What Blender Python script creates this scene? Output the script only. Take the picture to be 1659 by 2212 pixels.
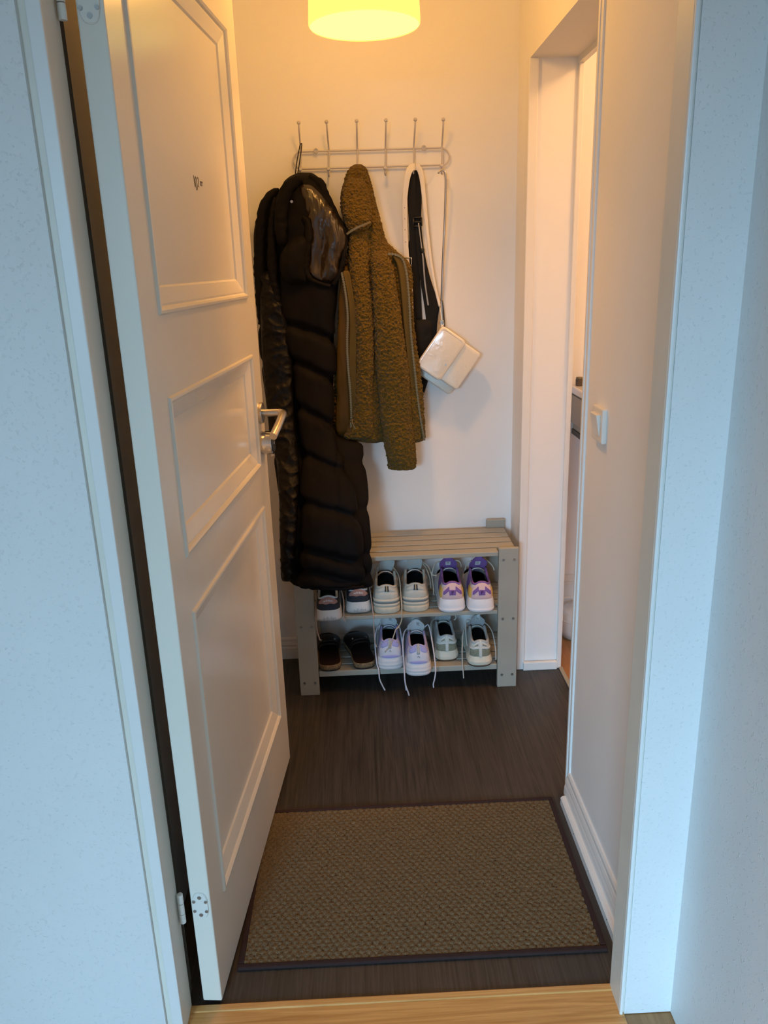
import bpy, bmesh, math, random
import numpy as np
from mathutils import Vector, Matrix, noise

# ------------------------------------------------------------------ clear
for o in list(bpy.data.objects):
    bpy.data.objects.remove(o, do_unlink=True)
SC = bpy.context.scene
COL = SC.collection
random.seed(4)

# ------------------------------------------------------------------ camera
cam_d = bpy.data.cameras.new('camera')
cam = bpy.data.objects.new('camera', cam_d)
COL.objects.link(cam)
SC.camera = cam
_r = Vector((0.99896098, -0.033606, -0.03078292))
_u = Vector((0.03939134, 0.29702224, 0.95405771))
_f = Vector((0.02291885, 0.95427901, -0.29803741))
_m = Matrix((_r, _u, -_f)).transposed().to_4x4()
_m.translation = Vector((0, 0, 1.5305))
cam.matrix_world = _m
cam_d.sensor_fit = 'VERTICAL'
cam_d.sensor_height = 36.0
cam_d.lens = 1708.41 * 36.0 / 2212.0
cam_d.clip_start = 0.02

# ------------------------------------------------------------------ world, daylight, exposure
SC.view_settings.view_transform = 'Standard'
SC.view_settings.look = 'None'
SC.view_settings.gamma = 1.0
SC.view_settings.use_curve_mapping = False
SC.view_settings.exposure = 0.3
W = bpy.data.worlds.new('sky')
SC.world = W
W.use_nodes = True
W.node_tree.nodes['Background'].inputs[0].default_value = (0.45, 0.68, 1.0, 1)
W.node_tree.nodes['Background'].inputs[1].default_value = 0.6

def area_light(name, loc, target, sx, sy, power, color, spread=180):
    d = bpy.data.lights.new(name, 'AREA')
    d.shape = 'RECTANGLE'; d.size = sx; d.size_y = sy
    d.energy = power; d.color = color; d.spread = math.radians(spread)
    o = bpy.data.objects.new(name, d); COL.objects.link(o)
    o.location = loc
    o.rotation_euler = (Vector(target) - Vector(loc)).to_track_quat('-Z', 'Y').to_euler()
    return o
# daylight falling in through the balcony window of the hall behind the camera
area_light('window_behind_offscreen', (-2.75, -6.6, 3.25), (-.1, 2.0, 0.6), 3.0, 2.7, 1280, (0.40, 0.71, 1.0), 160)

# ------------------------------------------------------------------ helpers
ORG = {}
def sset(o, label=None, cat=None, group=None, kind=None):
    if label: o['label'] = label
    if cat: o['category'] = cat
    if group: o['group'] = group
    if kind: o['kind'] = kind
    return o
def thing(name, label, cat, loc, group=None):
    o = bpy.data.objects.new(name, None); COL.objects.link(o)
    o.empty_display_size = 0.05
    o.location = loc; ORG[o.name] = Vector(loc)
    return sset(o, label, cat, group)
def part(name, verts, faces, m, parent=None, smooth=True, loc=None):
    """one mesh object; verts are given in world coordinates"""
    org = Vector((0, 0, 0))
    if parent is not None: org = ORG[parent.name]
    elif loc is not None: org = Vector(loc)
    me = bpy.data.meshes.new(name)
    me.from_pydata([(v[0]-org[0], v[1]-org[1], v[2]-org[2]) for v in verts], [], [tuple(int(i) for i in f) for f in faces])
    me.materials.append(m)
    bm = bmesh.new(); bm.from_mesh(me)
    bmesh.ops.recalc_face_normals(bm, faces=bm.faces)
    bm.to_mesh(me); bm.free()
    if smooth:
        me.polygons.foreach_set('use_smooth', [True]*len(me.polygons))
    o = bpy.data.objects.new(name, me); COL.objects.link(o)
    ORG[o.name] = org
    if parent is not None: o.parent = parent
    elif loc is not None: o.location = loc
    return o
class MB:
    def __init__(s): s.v = []; s.f = []
    def add(s, v, f):
        n = len(s.v); s.v += [tuple(p) for p in v]; s.f += [tuple(i+n for i in q) for q in f]; return s
    def box(s, x0, x1, y0, y1, z0, z1):
        return s.add([(x0,y0,z0),(x1,y0,z0),(x1,y1,z0),(x0,y1,z0),(x0,y0,z1),(x1,y0,z1),(x1,y1,z1),(x0,y1,z1)],
                     [(0,3,2,1),(4,5,6,7),(0,1,5,4),(1,2,6,5),(2,3,7,6),(3,0,4,7)])
    def cyl(s, p, ax, r, h, n=24, r2=None):
        ax = Vector(ax).normalized(); a = ax.orthogonal().normalized(); b = ax.cross(a); p = Vector(p)
        r2 = r if r2 is None else r2
        v = [p + (a*math.cos(t)+b*math.sin(t))*r for t in [2*math.pi*i/n for i in range(n)]]
        v += [p + ax*h + (a*math.cos(t)+b*math.sin(t))*r2 for t in [2*math.pi*i/n for i in range(n)]]
        f = [(i,(i+1)%n,n+(i+1)%n,n+i) for i in range(n)]+[tuple(range(n))[::-1],tuple(range(n,2*n))]
        return s.add(v, f)
    def ball(s, p, r, n=12, sz=1.0):
        v=[]; f=[]; m=n//2
        for i in range(m+1):
            ph=math.pi*i/m
            for j in range(n):
                t=2*math.pi*j/n
                v.append((p[0]+r*math.sin(ph)*math.cos(t),p[1]+r*math.sin(ph)*math.sin(t),p[2]+sz*r*math.cos(ph)))
        for i in range(m):
            for j in range(n): f.append((i*n+j,i*n+(j+1)%n,(i+1)*n+(j+1)%n,(i+1)*n+j))
        return s.add(v,f)
    def prism(s, poly, p0, d):   # poly of 3D points extruded by vector d
        n=len(poly); d=Vector(d)
        v=[Vector(q)+Vector(p0) for q in poly]; v+=[q+d for q in v]
        return s.add(v,[(i,(i+1)%n,n+(i+1)%n,n+i) for i in range(n)]+[tuple(range(n))[::-1],tuple(range(n,2*n))])
    def tube(s, pts, rad, n=8, closed=False, cap=True):
        v,f = sweep(pts, rad, n, closed, cap); return s.add(v,f)
    def build(s, name, m, parent=None, smooth=False, loc=None, bevel=0, kind=None):
        o = part(name, s.v, s.f, m, parent, smooth, loc)
        if bevel:
            b=o.modifiers.new('bevel','BEVEL'); b.width=bevel; b.segments=2; b.limit_method='ANGLE'; b.angle_limit=math.radians(40)
        if kind: o['kind']=kind
        return o
def cr(rows, n):
    """Catmull-Rom through rows of numbers, n samples spread by length"""
    a=np.array(rows,float); k=len(a)
    seg=np.linalg.norm(np.diff(a[:,:4] if a.shape[1]>4 else a[:,:3],axis=0),axis=1); s=np.concatenate([[0],np.cumsum(seg)]); s/=s[-1]
    out=[]
    for t in np.linspace(0,1,n):
        i=min(max(int(np.searchsorted(s,t,side='right'))-1,0),k-2)
        u=(t-s[i])/max(s[i+1]-s[i],1e-9)
        p0=a[max(i-1,0)];p1=a[i];p2=a[i+1];p3=a[min(i+2,k-1)]
        m1=(p2-p0)*.5; m2=(p3-p1)*.5
        out.append((2*u**3-3*u**2+1)*p1+(u**3-2*u*u+u)*m1+(-2*u**3+3*u*u)*p2+(u**3-u*u)*m2)
    return np.array(out)
def sweep(pts, rad, n=8, closed=False, cap=True, disp=None):
    pts=[Vector(p) for p in pts]; k=len(pts)
    if not hasattr(rad,'__len__'): rad=[rad]*k
    v=[];f=[]; prev=None
    for i in range(k):
        if closed: t=(pts[(i+1)%k]-pts[i-1])
        else: t=pts[min(i+1,k-1)]-pts[max(i-1,0)]
        t=t.normalized() if t.length>1e-9 else Vector((0,0,1))
        if prev is None: a=t.orthogonal().normalized()
        else:
            a=prev-t*prev.dot(t); a=a.normalized() if a.length>1e-6 else t.orthogonal().normalized()
        prev=a; b=t.cross(a)
        for j in range(n):
            th=2*math.pi*j/n; d=a*math.cos(th)+b*math.sin(th); p=pts[i]+d*rad[i]
            if disp: p=p+d*disp(p,i/(k-1),th)
            v.append(p)
    for i in range(k if closed else k-1):
        for j in range(n):
            i2=(i+1)%k
            f.append((i*n+j,i*n+(j+1)%n,i2*n+(j+1)%n,i2*n+j))
    if cap and not closed: f.append(tuple(range(n))[::-1]); f.append(tuple(range((k-1)*n,k*n)))
    return v,f
def curve_tube(pts, r, n=7, k=None):
    """smooth round wire through 3D points"""
    q=cr([tuple(p)+(r,) if len(p)==3 else tuple(p) for p in pts], k or max(8,len(pts)*7))
    return sweep([p[:3] for p in q],[p[3] for p in q],n)
def NZ(x,y,z): return noise.noise(Vector((x,y,z)))
def loft(rows, nc, nr, disp=None, p=2.3, rt=.02, rb=.012):
    q=cr(rows,nr); zt=(q[0][1]+q[0][3])/2; zb=(q[-1][1]+q[-1][3])/2
    v=[];f=[]
    for i,(xl,zl,xr,zr,yc,ht) in enumerate(q):
        zc=(zl+zr)/2; fac=1.0
        if rt and zt-zc<rt: fac=min(fac,math.sqrt(max(.02,1-(1-max(0,(zt-zc))/rt)**2)))
        if rb and zc-zb<rb: fac=min(fac,math.sqrt(max(.06,1-(1-max(0,(zc-zb))/rb)**2)))
        hw=(xr-xl)/2*(0.55+.45*fac); h=ht*fac
        for j in range(nc):
            th=2*math.pi*j/nc; c=math.cos(th); s=math.sin(th)
            a=math.copysign(abs(c)**(2/p),c); b=math.copysign(abs(s)**(2/p),s)
            x=(xl+xr)/2+a*hw; y=yc-b*h; z=zc+a*(zr-zl)/2
            if disp:
                nx=c/max(hw,.004); ny=-s/max(h,.004); l=math.hypot(nx,ny); d=disp(a,b,i/(nr-1),x,y,z)
                x+=nx/l*d; y+=ny/l*d
            v.append((x,y,z))
    for i in range(nr-1):
        for j in range(nc): f.append((i*nc+j,i*nc+(j+1)%nc,(i+1)*nc+(j+1)%nc,(i+1)*nc+j))
    f.append(tuple(range(nc))[::-1]); f.append(tuple(range((nr-1)*nc,nr*nc)))
    return v,f
def ribbon(pts, th, k=40):
    """flat strap hanging in the plane of the wall; rows x,y,z,halfwidth"""
    q=cr(pts,k); v=[];f=[]
    for i in range(k):
        a=Vector(q[min(i+1,k-1)][:3])-Vector(q[max(i-1,0)][:3]); a.normalize()
        nrm=Vector((0,-1,0)); nrm=(nrm-a*nrm.dot(a)).normalized(); w=a.cross(nrm)
        c=Vector(q[i][:3]); hw=q[i][3]
        for sx,sn in ((-1,.6),(-.85,1),(.85,1),(1,.6),(1,-.6),(.85,-1),(-.85,-1),(-1,-.6)):
            v.append(c+w*hw*sx+nrm*th*.5*sn)
    for i in range(k-1):
        for j in range(8): f.append((i*8+j,i*8+(j+1)%8,(i+1)*8+(j+1)%8,(i+1)*8+j))
    f.append(tuple(range(8))[::-1]); f.append(tuple(range((k-1)*8,k*8)))
    return v,f

# ------------------------------------------------------------------ materials
def srgb(r,g,b):
    return tuple(((c/255)/12.92 if c/255<=.04045 else ((c/255+.055)/1.055)**2.4) for c in (r,g,b))
def mat(name, col, rough=.6, metal=0, bump=None, var=None, coat=0, sheen=0, spec=.5, stretch=(1,1,1), kind='NOISE', rvar=0, trans=0, aniso=0):
    m=bpy.data.materials.new(name); m.use_nodes=True
    nt=m.node_tree; b=nt.nodes['Principled BSDF']
    b.inputs['Base Color'].default_value=(*col,1); b.inputs['Roughness'].default_value=rough
    b.inputs['Metallic'].default_value=metal; b.inputs['Specular IOR Level'].default_value=spec
    if coat: b.inputs['Coat Weight'].default_value=coat; b.inputs['Coat Roughness'].default_value=.08
    if sheen: b.inputs['Sheen Weight'].default_value=sheen; b.inputs['Sheen Roughness'].default_value=.5
    if trans: b.inputs['Transmission Weight'].default_value=trans
    if aniso: b.inputs['Anisotropic'].default_value=aniso
    tc=nt.nodes.new('ShaderNodeTexCoord'); mp=nt.nodes.new('ShaderNodeMapping'); mp.inputs['Scale'].default_value=stretch
    nt.links.new(tc.outputs['Object'],mp.inputs['Vector'])
    if var:
        n=nt.nodes.new('ShaderNodeTexNoise'); n.inputs['Scale'].default_value=var[0]; n.inputs['Detail'].default_value=5
        r=nt.nodes.new('ShaderNodeValToRGB'); a=var[1]
        r.color_ramp.elements[0].position=.3; r.color_ramp.elements[1].position=.7
        r.color_ramp.elements[0].color=(*[c*(1-a) for c in col],1)
        r.color_ramp.elements[1].color=(*(var[2] if len(var)>2 else [min(1,c*(1+a)) for c in col]),1)
        nt.links.new(mp.outputs[0],n.inputs['Vector']); nt.links.new(n.outputs['Fac'],r.inputs[0]); nt.links.new(r.outputs[0],b.inputs['Base Color'])
    if bump:
        if kind=='VORONOI':
            n=nt.nodes.new('ShaderNodeTexVoronoi'); n.inputs['Scale'].default_value=bump[0]; out=n.outputs['Distance']
            d=nt.nodes.new('ShaderNodeTexNoise'); d.inputs['Scale'].default_value=bump[0]*.7; d.inputs['Detail'].default_value=3
            mx=nt.nodes.new('ShaderNodeMix'); mx.data_type='RGBA'; mx.inputs[0].default_value=.02
            nt.links.new(mp.outputs[0],d.inputs['Vector']); nt.links.new(mp.outputs[0],mx.inputs[6]); nt.links.new(d.outputs['Color'],mx.inputs[7])
            nt.links.new(mx.outputs[2],n.inputs['Vector'])
        elif kind=='MAGIC':
            n=nt.nodes.new('ShaderNodeTexWave'); n.inputs['Scale'].default_value=bump[0]; n.inputs['Distortion'].default_value=3; out=n.outputs['Fac']
            nt.links.new(mp.outputs[0],n.inputs['Vector'])
        else:
            n=nt.nodes.new('ShaderNodeTexNoise'); n.inputs['Scale'].default_value=bump[0]; n.inputs['Detail'].default_value=4; out=n.outputs['Fac']
            nt.links.new(mp.outputs[0],n.inputs['Vector'])
        bp=nt.nodes.new('ShaderNodeBump'); bp.inputs['Strength'].default_value=bump[1]; bp.inputs['Distance'].default_value=bump[2] if len(bump)>2 else .002
        nt.links.new(out,bp.inputs['Height']); nt.links.new(bp.outputs[0],b.inputs['Normal'])
    return m
def emit(name, col, strength):
    m=bpy.data.materials.new(name); m.use_nodes=True; nt=m.node_tree
    b=nt.nodes['Principled BSDF']; b.inputs['Base Color'].default_value=(*col,1)
    b.inputs['Emission Color'].default_value=(*col,1); b.inputs['Emission Strength'].default_value=strength
    return m
def glow_glass(name, col, strength, clear):
    """lit frosted glass: glows itself and lets part of the bulb's light through"""
    m=bpy.data.materials.new(name); m.use_nodes=True; nt=m.node_tree; nt.nodes.clear()
    o=nt.nodes.new('ShaderNodeOutputMaterial'); mx=nt.nodes.new('ShaderNodeMixShader'); mx.inputs[0].default_value=clear
    e=nt.nodes.new('ShaderNodeEmission'); e.inputs[0].default_value=(*col,1); e.inputs[1].default_value=strength
    t=nt.nodes.new('ShaderNodeBsdfTransparent'); t.inputs[0].default_value=(1,1,1,1)
    nt.links.new(e.outputs[0],mx.inputs[1]); nt.links.new(t.outputs[0],mx.inputs[2]); nt.links.new(mx.outputs[0],o.inputs[0])
    return m
def wood(name, c0, c1, axis, scale, rough, bumps=.15, cells=None):
    m=bpy.data.materials.new(name); m.use_nodes=True; nt=m.node_tree; b=nt.nodes['Principled BSDF']
    tc=nt.nodes.new('ShaderNodeTexCoord'); mp=nt.nodes.new('ShaderNodeMapping')
    st=[scale]*3; st[axis]=scale*.035; mp.inputs['Scale'].default_value=st
    n=nt.nodes.new('ShaderNodeTexNoise'); n.inputs['Scale'].default_value=1; n.inputs['Detail'].default_value=8; n.inputs['Distortion'].default_value=1.6; n.inputs['Roughness'].default_value=.62
    r=nt.nodes.new('ShaderNodeValToRGB'); r.color_ramp.elements[0].position=.32; r.color_ramp.elements[1].position=.68
    r.color_ramp.elements[0].color=(*c0,1); r.color_ramp.elements[1].color=(*c1,1)
    nt.links.new(tc.outputs['Object'],mp.inputs[0]); nt.links.new(mp.outputs[0],n.inputs['Vector']); nt.links.new(n.outputs['Fac'],r.inputs[0]); nt.links.new(r.outputs[0],b.inputs['Base Color'])
    bp=nt.nodes.new('ShaderNodeBump'); bp.inputs['Strength'].default_value=bumps; bp.inputs['Distance'].default_value=.002
    nt.links.new(n.outputs['Fac'],bp.inputs['Height']); nt.links.new(bp.outputs[0],b.inputs['Normal'])
    b.inputs['Roughness'].default_value=rough
    return m
M={}
M['wall']=mat('white_wall_paint',(.88,.88,.87),.75,bump=(25,.05),var=(3,.02))
M['plaster']=mat('white_textured_plaster',(.80,.80,.79),.6,bump=(150,.45,.003),var=(4,.02))
_nt=M['plaster'].node_tree
_b=[n for n in _nt.nodes if n.type=='BUMP'][0]; _src=_b.inputs['Height'].links[0].from_socket
_rp=_nt.nodes.new('ShaderNodeValToRGB'); _rp.color_ramp.elements[0].position=.60; _rp.color_ramp.elements[1].position=.78   # only the nubs stand out
_nt.links.new(_src,_rp.inputs[0]); _nt.links.new(_rp.outputs[0],_b.inputs['Height'])
M['ceiling']=mat('ceiling_paint',(.82,.82,.80),.8)
M['trim']=mat('glossy_white_trim',(.83,.83,.81),.35,bump=(30,.03))
M['jamb']=mat('cream_jamb_paint',(.80,.77,.68),.4,bump=(30,.05),var=(6,.05))
M['door']=mat('ivory_door_paint',(.82,.78,.69),.23,bump=(14,.015),spec=.5)
M['gap']=mat('dark_groove',(.10,.10,.10),.9)
M['gasket']=mat('brown_gasket',(.10,.07,.045),.7)
M['darkwood']=wood('dark_oak_vinyl',(.018,.016,.0145),(.062,.054,.048),1,75,.48,.12)
M['oak']=wood('oak_threshold',(.52,.23,.06),(.82,.44,.15),0,60,.35)
M['oak2']=wood('side_room_oak',(.32,.15,.05),(.48,.25,.10),1,40,.4)
M['bench']=mat('grey_beige_bench_paint',(.36,.355,.305),.5,bump=(60,.06),var=(8,.04),stretch=(.2,1,1))
M['screw']=mat('steel_screw',(.45,.45,.44),.35,metal=1)
M['steel']=mat('brushed_steel',(.56,.52,.47),.28,metal=1,aniso=.5)
M['chrome']=mat('polished_chrome',(.62,.62,.62),.10,metal=1)
M['black_plastic']=mat('black_plastic',(.012,.012,.012),.4)
M['rack']=mat('white_coated_wire',(.56,.54,.56),.35)
M['hole']=mat('dark_hole',(.02,.02,.02),.8)
M['puffer']=mat('black_puffer_nylon',(.0050,.0042,.0046),.7,bump=(160,.25,.002),spec=.11,stretch=(1,1,.35))
M['puffer_shine']=mat('black_shiny_lining',(.0045,.004,.0043),.42,bump=(45,.6,.006),spec=.16,stretch=(1,1,.7))
M['hoodlin']=mat('dark_satin_lamp_tint',(.022,.014,.009),.27,bump=(30,.6,.006),spec=.6,stretch=(1.6,1,.35))  # the brown is the warm lamp's tint, put into the satin's base colour
M['sherpa']=mat('olive_sherpa_fleece',(.150,.090,.0095),.95,bump=(120,1.0,.009),sheen=.12,spec=.08,kind='VORONOI',var=(170,.2))
M['olive_cloth']=mat('olive_cotton_tape',(.105,.072,.018),.8,bump=(300,.3),spec=.2)
M['olive_satin']=mat('olive_satin_lining',(.085,.046,.005),.55,bump=(26,.4,.006),spec=.15,stretch=(1.6,1,.3))
M['brass']=mat('aged_brass_zip',(.22,.18,.10),.5,metal=.6)
M['white_leather']=mat('cream_croc_patent',(.80,.77,.68),.22,coat=.6,kind='VORONOI',bump=(75,.35,.002))
M['white_strap']=mat('cream_leather_strap',(.80,.76,.68),.4,bump=(120,.2))
M['black_web']=mat('black_webbing',(.013,.012,.011),.75,bump=(400,.3),spec=.2)
M['grey_edge']=mat('grey_reflective_edge',(.40,.39,.37),.4)
M['mat_pile']=mat('brown_coir_pile',(.185,.135,.077),1,bump=(420,.8,.004),spec=.05,var=(260,.35))
M['mat_edge']=mat('burgundy_binding',(.032,.013,.011),.9,bump=(500,.5))
M['switch']=mat('white_switch_plastic',(.80,.78,.72),.3)
M['ceramic']=mat('white_ceramic',(.80,.78,.74),.15)
M['vanity']=mat('grey_vanity_front',(.42,.33,.23),.5)
M['tag']=mat('white_fabric_label',(.66,.66,.63),.8)
M['print']=mat('dark_print',(.06,.06,.06),.7)
M['pen']=mat('brown_pen_mark',(.20,.12,.05),.7)

# ------------------------------------------------------------------ outlines of the hanging things, metres
# lofts: x left, z left, x right, z right, y of the middle, half depth; rolls and straps: x, y, z, radius or half width

# ------------------------------------------------------------------ room
XR=.569; YB=2.948; Y1=2.7686; Y2=1.998; YT=1.337; YF=1.27; XL=-.50; ZC=2.66; XH=.604; XS=.735; YS=3.15
def struct(name, mb, m, label=None, bevel=0, parent=None):
    o=mb.build(name,m,parent,bevel=bevel)
    if parent is None: o['kind']='structure'
    if label: o['label']=label
    return o
struct('floor',MB().box(XL-.1,XR+.17,YT-.002,YB+.05,-.05,0),M['darkwood'],'dark brown wood grain vinyl floor of the entry closet')
struct('floor_hall',MB().box(-1.9,XH+.05,-3.3,YF+.03,-.05,-.002),M['oak2'],'oak floor of the hall before the doorway')
struct('trim_1',MB().box(-.435,.505,1.20,1.3345,-.03,.002).box(-.435,.505,1.322,1.3385,-.01,.0055),M['oak'],'oak threshold board under the doorway',bevel=.002)
struct('wall_back',MB().box(XL-.1,XR+.03,YB,YB+.1,0,ZC),M['wall'],'white back wall behind coat rack')
struct('wall_left',MB().box(XL-.1,XL,YT+.02,YB,0,ZC),M['wall'],'white side wall behind the open panelled door')
struct('ceiling_hall',MB().box(-1.95,XH+.1,-3.3,YT,ZC,ZC+.08),M['ceiling'],'white hall ceiling')
struct('ceiling',MB().box(XL-.1,2.0,YT,YS+.1,ZC,ZC+.08),M['ceiling'],'white ceiling above the entry')
struct('wall_right',MB().box(XR,XS,Y1,YB+.1,0,ZC).box(XR,XS,Y2,Y1,2.134,ZC).box(XR,XS,YT,Y2,0,ZC),M['wall'],'white side wall with an opening to another room')
# partition around the doorway
struct('wall_front',MB().box(-1.9,-.455,YF-.008,YT+.02,0,ZC).box(-.455,-.42,YF+.012,YT+.02,2.21,ZC).box(-.46,.51,YF-.004,YT+.02,2.21,ZC).box(.5045,XH+.001,YF-.003,YT-.001,0,ZC).box(.5045,XR-.0005,YT-.0012,YT+.02,0,ZC),M['plaster'],'white textured plaster wall around the doorway')
struct('wall_hall_right',MB().box(XH,XH+.1,-3.3,YT-.001,0,ZC),M['plaster'],'white plaster side wall of the hall')
struct('wall_hall_left',MB().box(-1.95,-1.85,-3.3,YF,0,ZC),M['wall'],'white side wall of the hall')
struct('wall_hall_back',MB().box(-1.95,-1.75,-3.3,-3.2,0,ZC).box(-.15,XH,-3.3,-3.2,0,ZC).box(-1.75,-.15,-3.3,-3.2,2.12,ZC),M['wall'],'white wall of the hall with a balcony window')
win=struct('window_1',MB().box(-1.75,-1.69,-3.28,-3.22,0,2.12).box(-.21,-.15,-3.28,-3.22,0,2.12).box(-1.69,-.21,-3.28,-3.22,2.06,2.12).box(-1.69,-.21,-3.28,-3.22,0,.06).box(-.98,-.92,-3.28,-3.22,.06,2.06),M['trim'],'white framed balcony window of the hall')
# door jambs and casings
struct('trim_2',MB().box(-.46,-.4215,YF,YT+.006,0,2.21).box(-.46,-.437,YT+.006,YT+.075,0,2.21),M['jamb'],'cream painted door jamb on the hinge side',bevel=.003)
struct('trim_3',MB().box(-.4435,-.4215,YF-.004,YF+.0005,0,2.21),M['trim'],'pale painted casing edge of hinge side jamb',bevel=.002)
struct('trim_4',MB().box(-.456,-.443,YF+.004,YF+.02,0,2.21),M['jamb'],'recessed grey joint between plaster and jamb')
struct('trim_5',MB().box(.495,.53,YF,YT,0,2.21),M['jamb'],'cream painted door jamb on the lock side',bevel=.003)
struct('trim_6',MB().box(.4947,.5015,YF-.006,YF+.0005,0,2.21),M['trim'],'pale painted casing edge of lock side jamb',bevel=.002)
struct('trim_7',MB().box(-.422,.496,YF,YT,2.2,2.24),M['jamb'],'cream head jamb above the panelled door')
struct('trim_8',MB().box(-.437,-.425,YT+.012,YT+.032,.02,2.19),M['gasket'],'brown draught strip in the hinge side gap')
# opening to the side room: jamb boards, head, corner bead
struct('trim_9',MB().box(XR-.004,XR+.027,Y1-.012,Y1+.03,0,2.134).box(XS-.012,XS+.006,Y1-.012,Y1+.01,0,2.134),M['trim'],'white casing strips of the side opening far jamb',bevel=.003)
struct('trim_10',MB().box(XR+.021,XS-.012,Y1-.022,Y1-.006,0,.034),M['trim'],'small white skirting strip at the foot of the far jamb',bevel=.003)
struct('trim_11',MB().box(XR-.006,XR+.004,Y2-.034,Y2+.004,0,ZC).box(XR-.009,XR-.004,Y2-.019,Y2-.008,0,ZC),M['trim'],'white corner strip on the edge of the side opening',bevel=.003)
struct('trim_12',MB().box(XS-.004,XS+.012,Y2,Y1-.01,0,.006),M['bench'],'grey metal threshold strip to the side room',bevel=.002)
struct('trim_13',MB().box(XS-.014,XS+.004,Y2,Y1,2.116,2.136),M['trim'],'white head casing of side opening')
# baseboards
def profile_run(poly, y0, y1, xw, sgn=-1):
    mb=MB(); mb.prism([(xw+sgn*a,0,b) for a,b in poly],(0,y0,0),(0,y1-y0,0)); return mb
pf=[(0,0),(.017,0),(.017,.03),(.016,.048),(.013,.058),(.014,.064),(.011,.074),(.009,.078),(.0085,.088),(.005,.094),(0,.094)]
struct('baseboard_right',profile_run(pf,YT+.001,1.968,XR),M['trim'],'moulded white baseboard under the light switch')
struct('trim_14',profile_run([(.017,0),(.031,0),(.031,.022),(.026,.027),(.017,.028)],YT+.001,1.950,XR),M['trim'],'white shoe moulding nailed along baseboard')
for i,yy in enumerate((1.944,1.80,1.66,1.50)):
    MB().cyl((XR-.0305,yy,.018),(-1,0,0),.0016,.0012,8).build('nail',M['hole'],bpy.data.objects['trim_14'])
mbb=MB(); mbb.prism([(0,YB-a,b*.95) for a,b in pf],(XL,0,0),(XR-XL,0,0))
struct('baseboard_back',mbb,M['trim'],'moulded white baseboard along back wall')
# side room seen through the slit
struct('floor_side_room',MB().box(XR+.17,2.0,1.2,YS+.1,-.05,-.001),M['oak2'],'oak floor of the side room')
struct('wall_side_back',MB().box(XS-.02,2.0,YS,YS+.1,0,ZC),M['wall'],'white wall of the side room')
struct('wall_side_right',MB().box(1.9,2.0,1.2,YS,0,ZC),M['wall'],'white far wall of the side room')
struct('wall_side_front',MB().box(XS,2.0,1.12,1.2,0,ZC),M['wall'],'white front wall of the side room')
mbb=MB(); mbb.prism([(0,YS-a,b*1.4) for a,b in pf],(XS,0,0),(1.1,0,0)); mbb.box(XS,1.9,YS-.018,YS,.19,.205); mbb.box(XS,1.9,YS-.012,YS,.205,.235)
struct('baseboard_side_room',mbb,M['trim'],'two stepped white skirting mouldings in the side room')
# vanity, drawer fronts towards the opening
t=thing('vanity_cabinet','white topped wall hung vanity with a drawer in the side room','cabinet',(1.08,3.149,.86))
MB().box(.855,1.30,2.62,3.149,.872,1.022).build('body',M['vanity'],t,bevel=.003)
MB().box(.838,.856,2.62,3.14,.905,1.015).build('drawer',M['vanity'],t,bevel=.003)
MB().box(.850,1.30,2.62,3.149,.852,.8725).build('base_rail',M['gasket'],t,bevel=.002)
MB().box(.832,1.32,2.60,3.148,1.022,1.052).build('basin_top',M['ceramic'],t,bevel=.006)
t=thing('soap_jar','small dark patterned jar standing on the white vanity top','jar',(.862,3.10,1.052))
MB().cyl((.862,3.10,1.052),(0,0,1),.016,.028,16).build('body',M['gasket'],t,smooth=False,bevel=.002)
MB().cyl((.862,3.10,1.080),(0,0,1),.015,.006,16).build('lid',M['brass'],t,bevel=.001)
t=thing('waste_bin','low rounded white bin on side room oak floor','bin',(.90,3.02,0))
mb=MB(); pr=[(.05,0),(.075,.006),(.088,.04),(.09,.08),(.084,.11),(.06,.13),(.0,.135)]
n=28; v=[];f=[]
for r,z in pr:
    for j in range(n): v.append((.885+r*math.cos(2*math.pi*j/n),3.035+r*math.sin(2*math.pi*j/n),z))
for i in range(len(pr)-1):
    for j in range(n): f.append((i*n+j,i*n+(j+1)%n,(i+1)*n+(j+1)%n,(i+1)*n+j))
f.append(tuple(range(n))[::-1])
part('body',v,f,M['ceramic'],t)
MB().tube([(.885+.088*math.cos(a),3.035+.088*math.sin(a),.088) for a in np.linspace(0,2*math.pi,28,endpoint=False)],.003,6,closed=True).build('rim',M['ceramic'],t,smooth=True)
t=thing('wall_socket','small white socket on side room wall under the vanity','socket',(.80,YS,.62))
MB().box(.775,.83,YS-.012,YS,.60,.66).build('plate',M['switch'],t,bevel=.004)
MB().box(.790,.815,YS-.016,YS-.01,.617,.643).build('insert',M['vanity'],t,bevel=.002)
# the side room is lit by a warm ceiling lamp of its own, out of the picture
d=bpy.data.lights.new('side_room_lamp_offscreen','POINT'); d.energy=18; d.color=(1,.50,.18); d.shadow_soft_size=.08
o=bpy.data.objects.new('side_room_lamp_offscreen',d); COL.objects.link(o); o.location=(1.35,2.1,ZC-.2)

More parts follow.
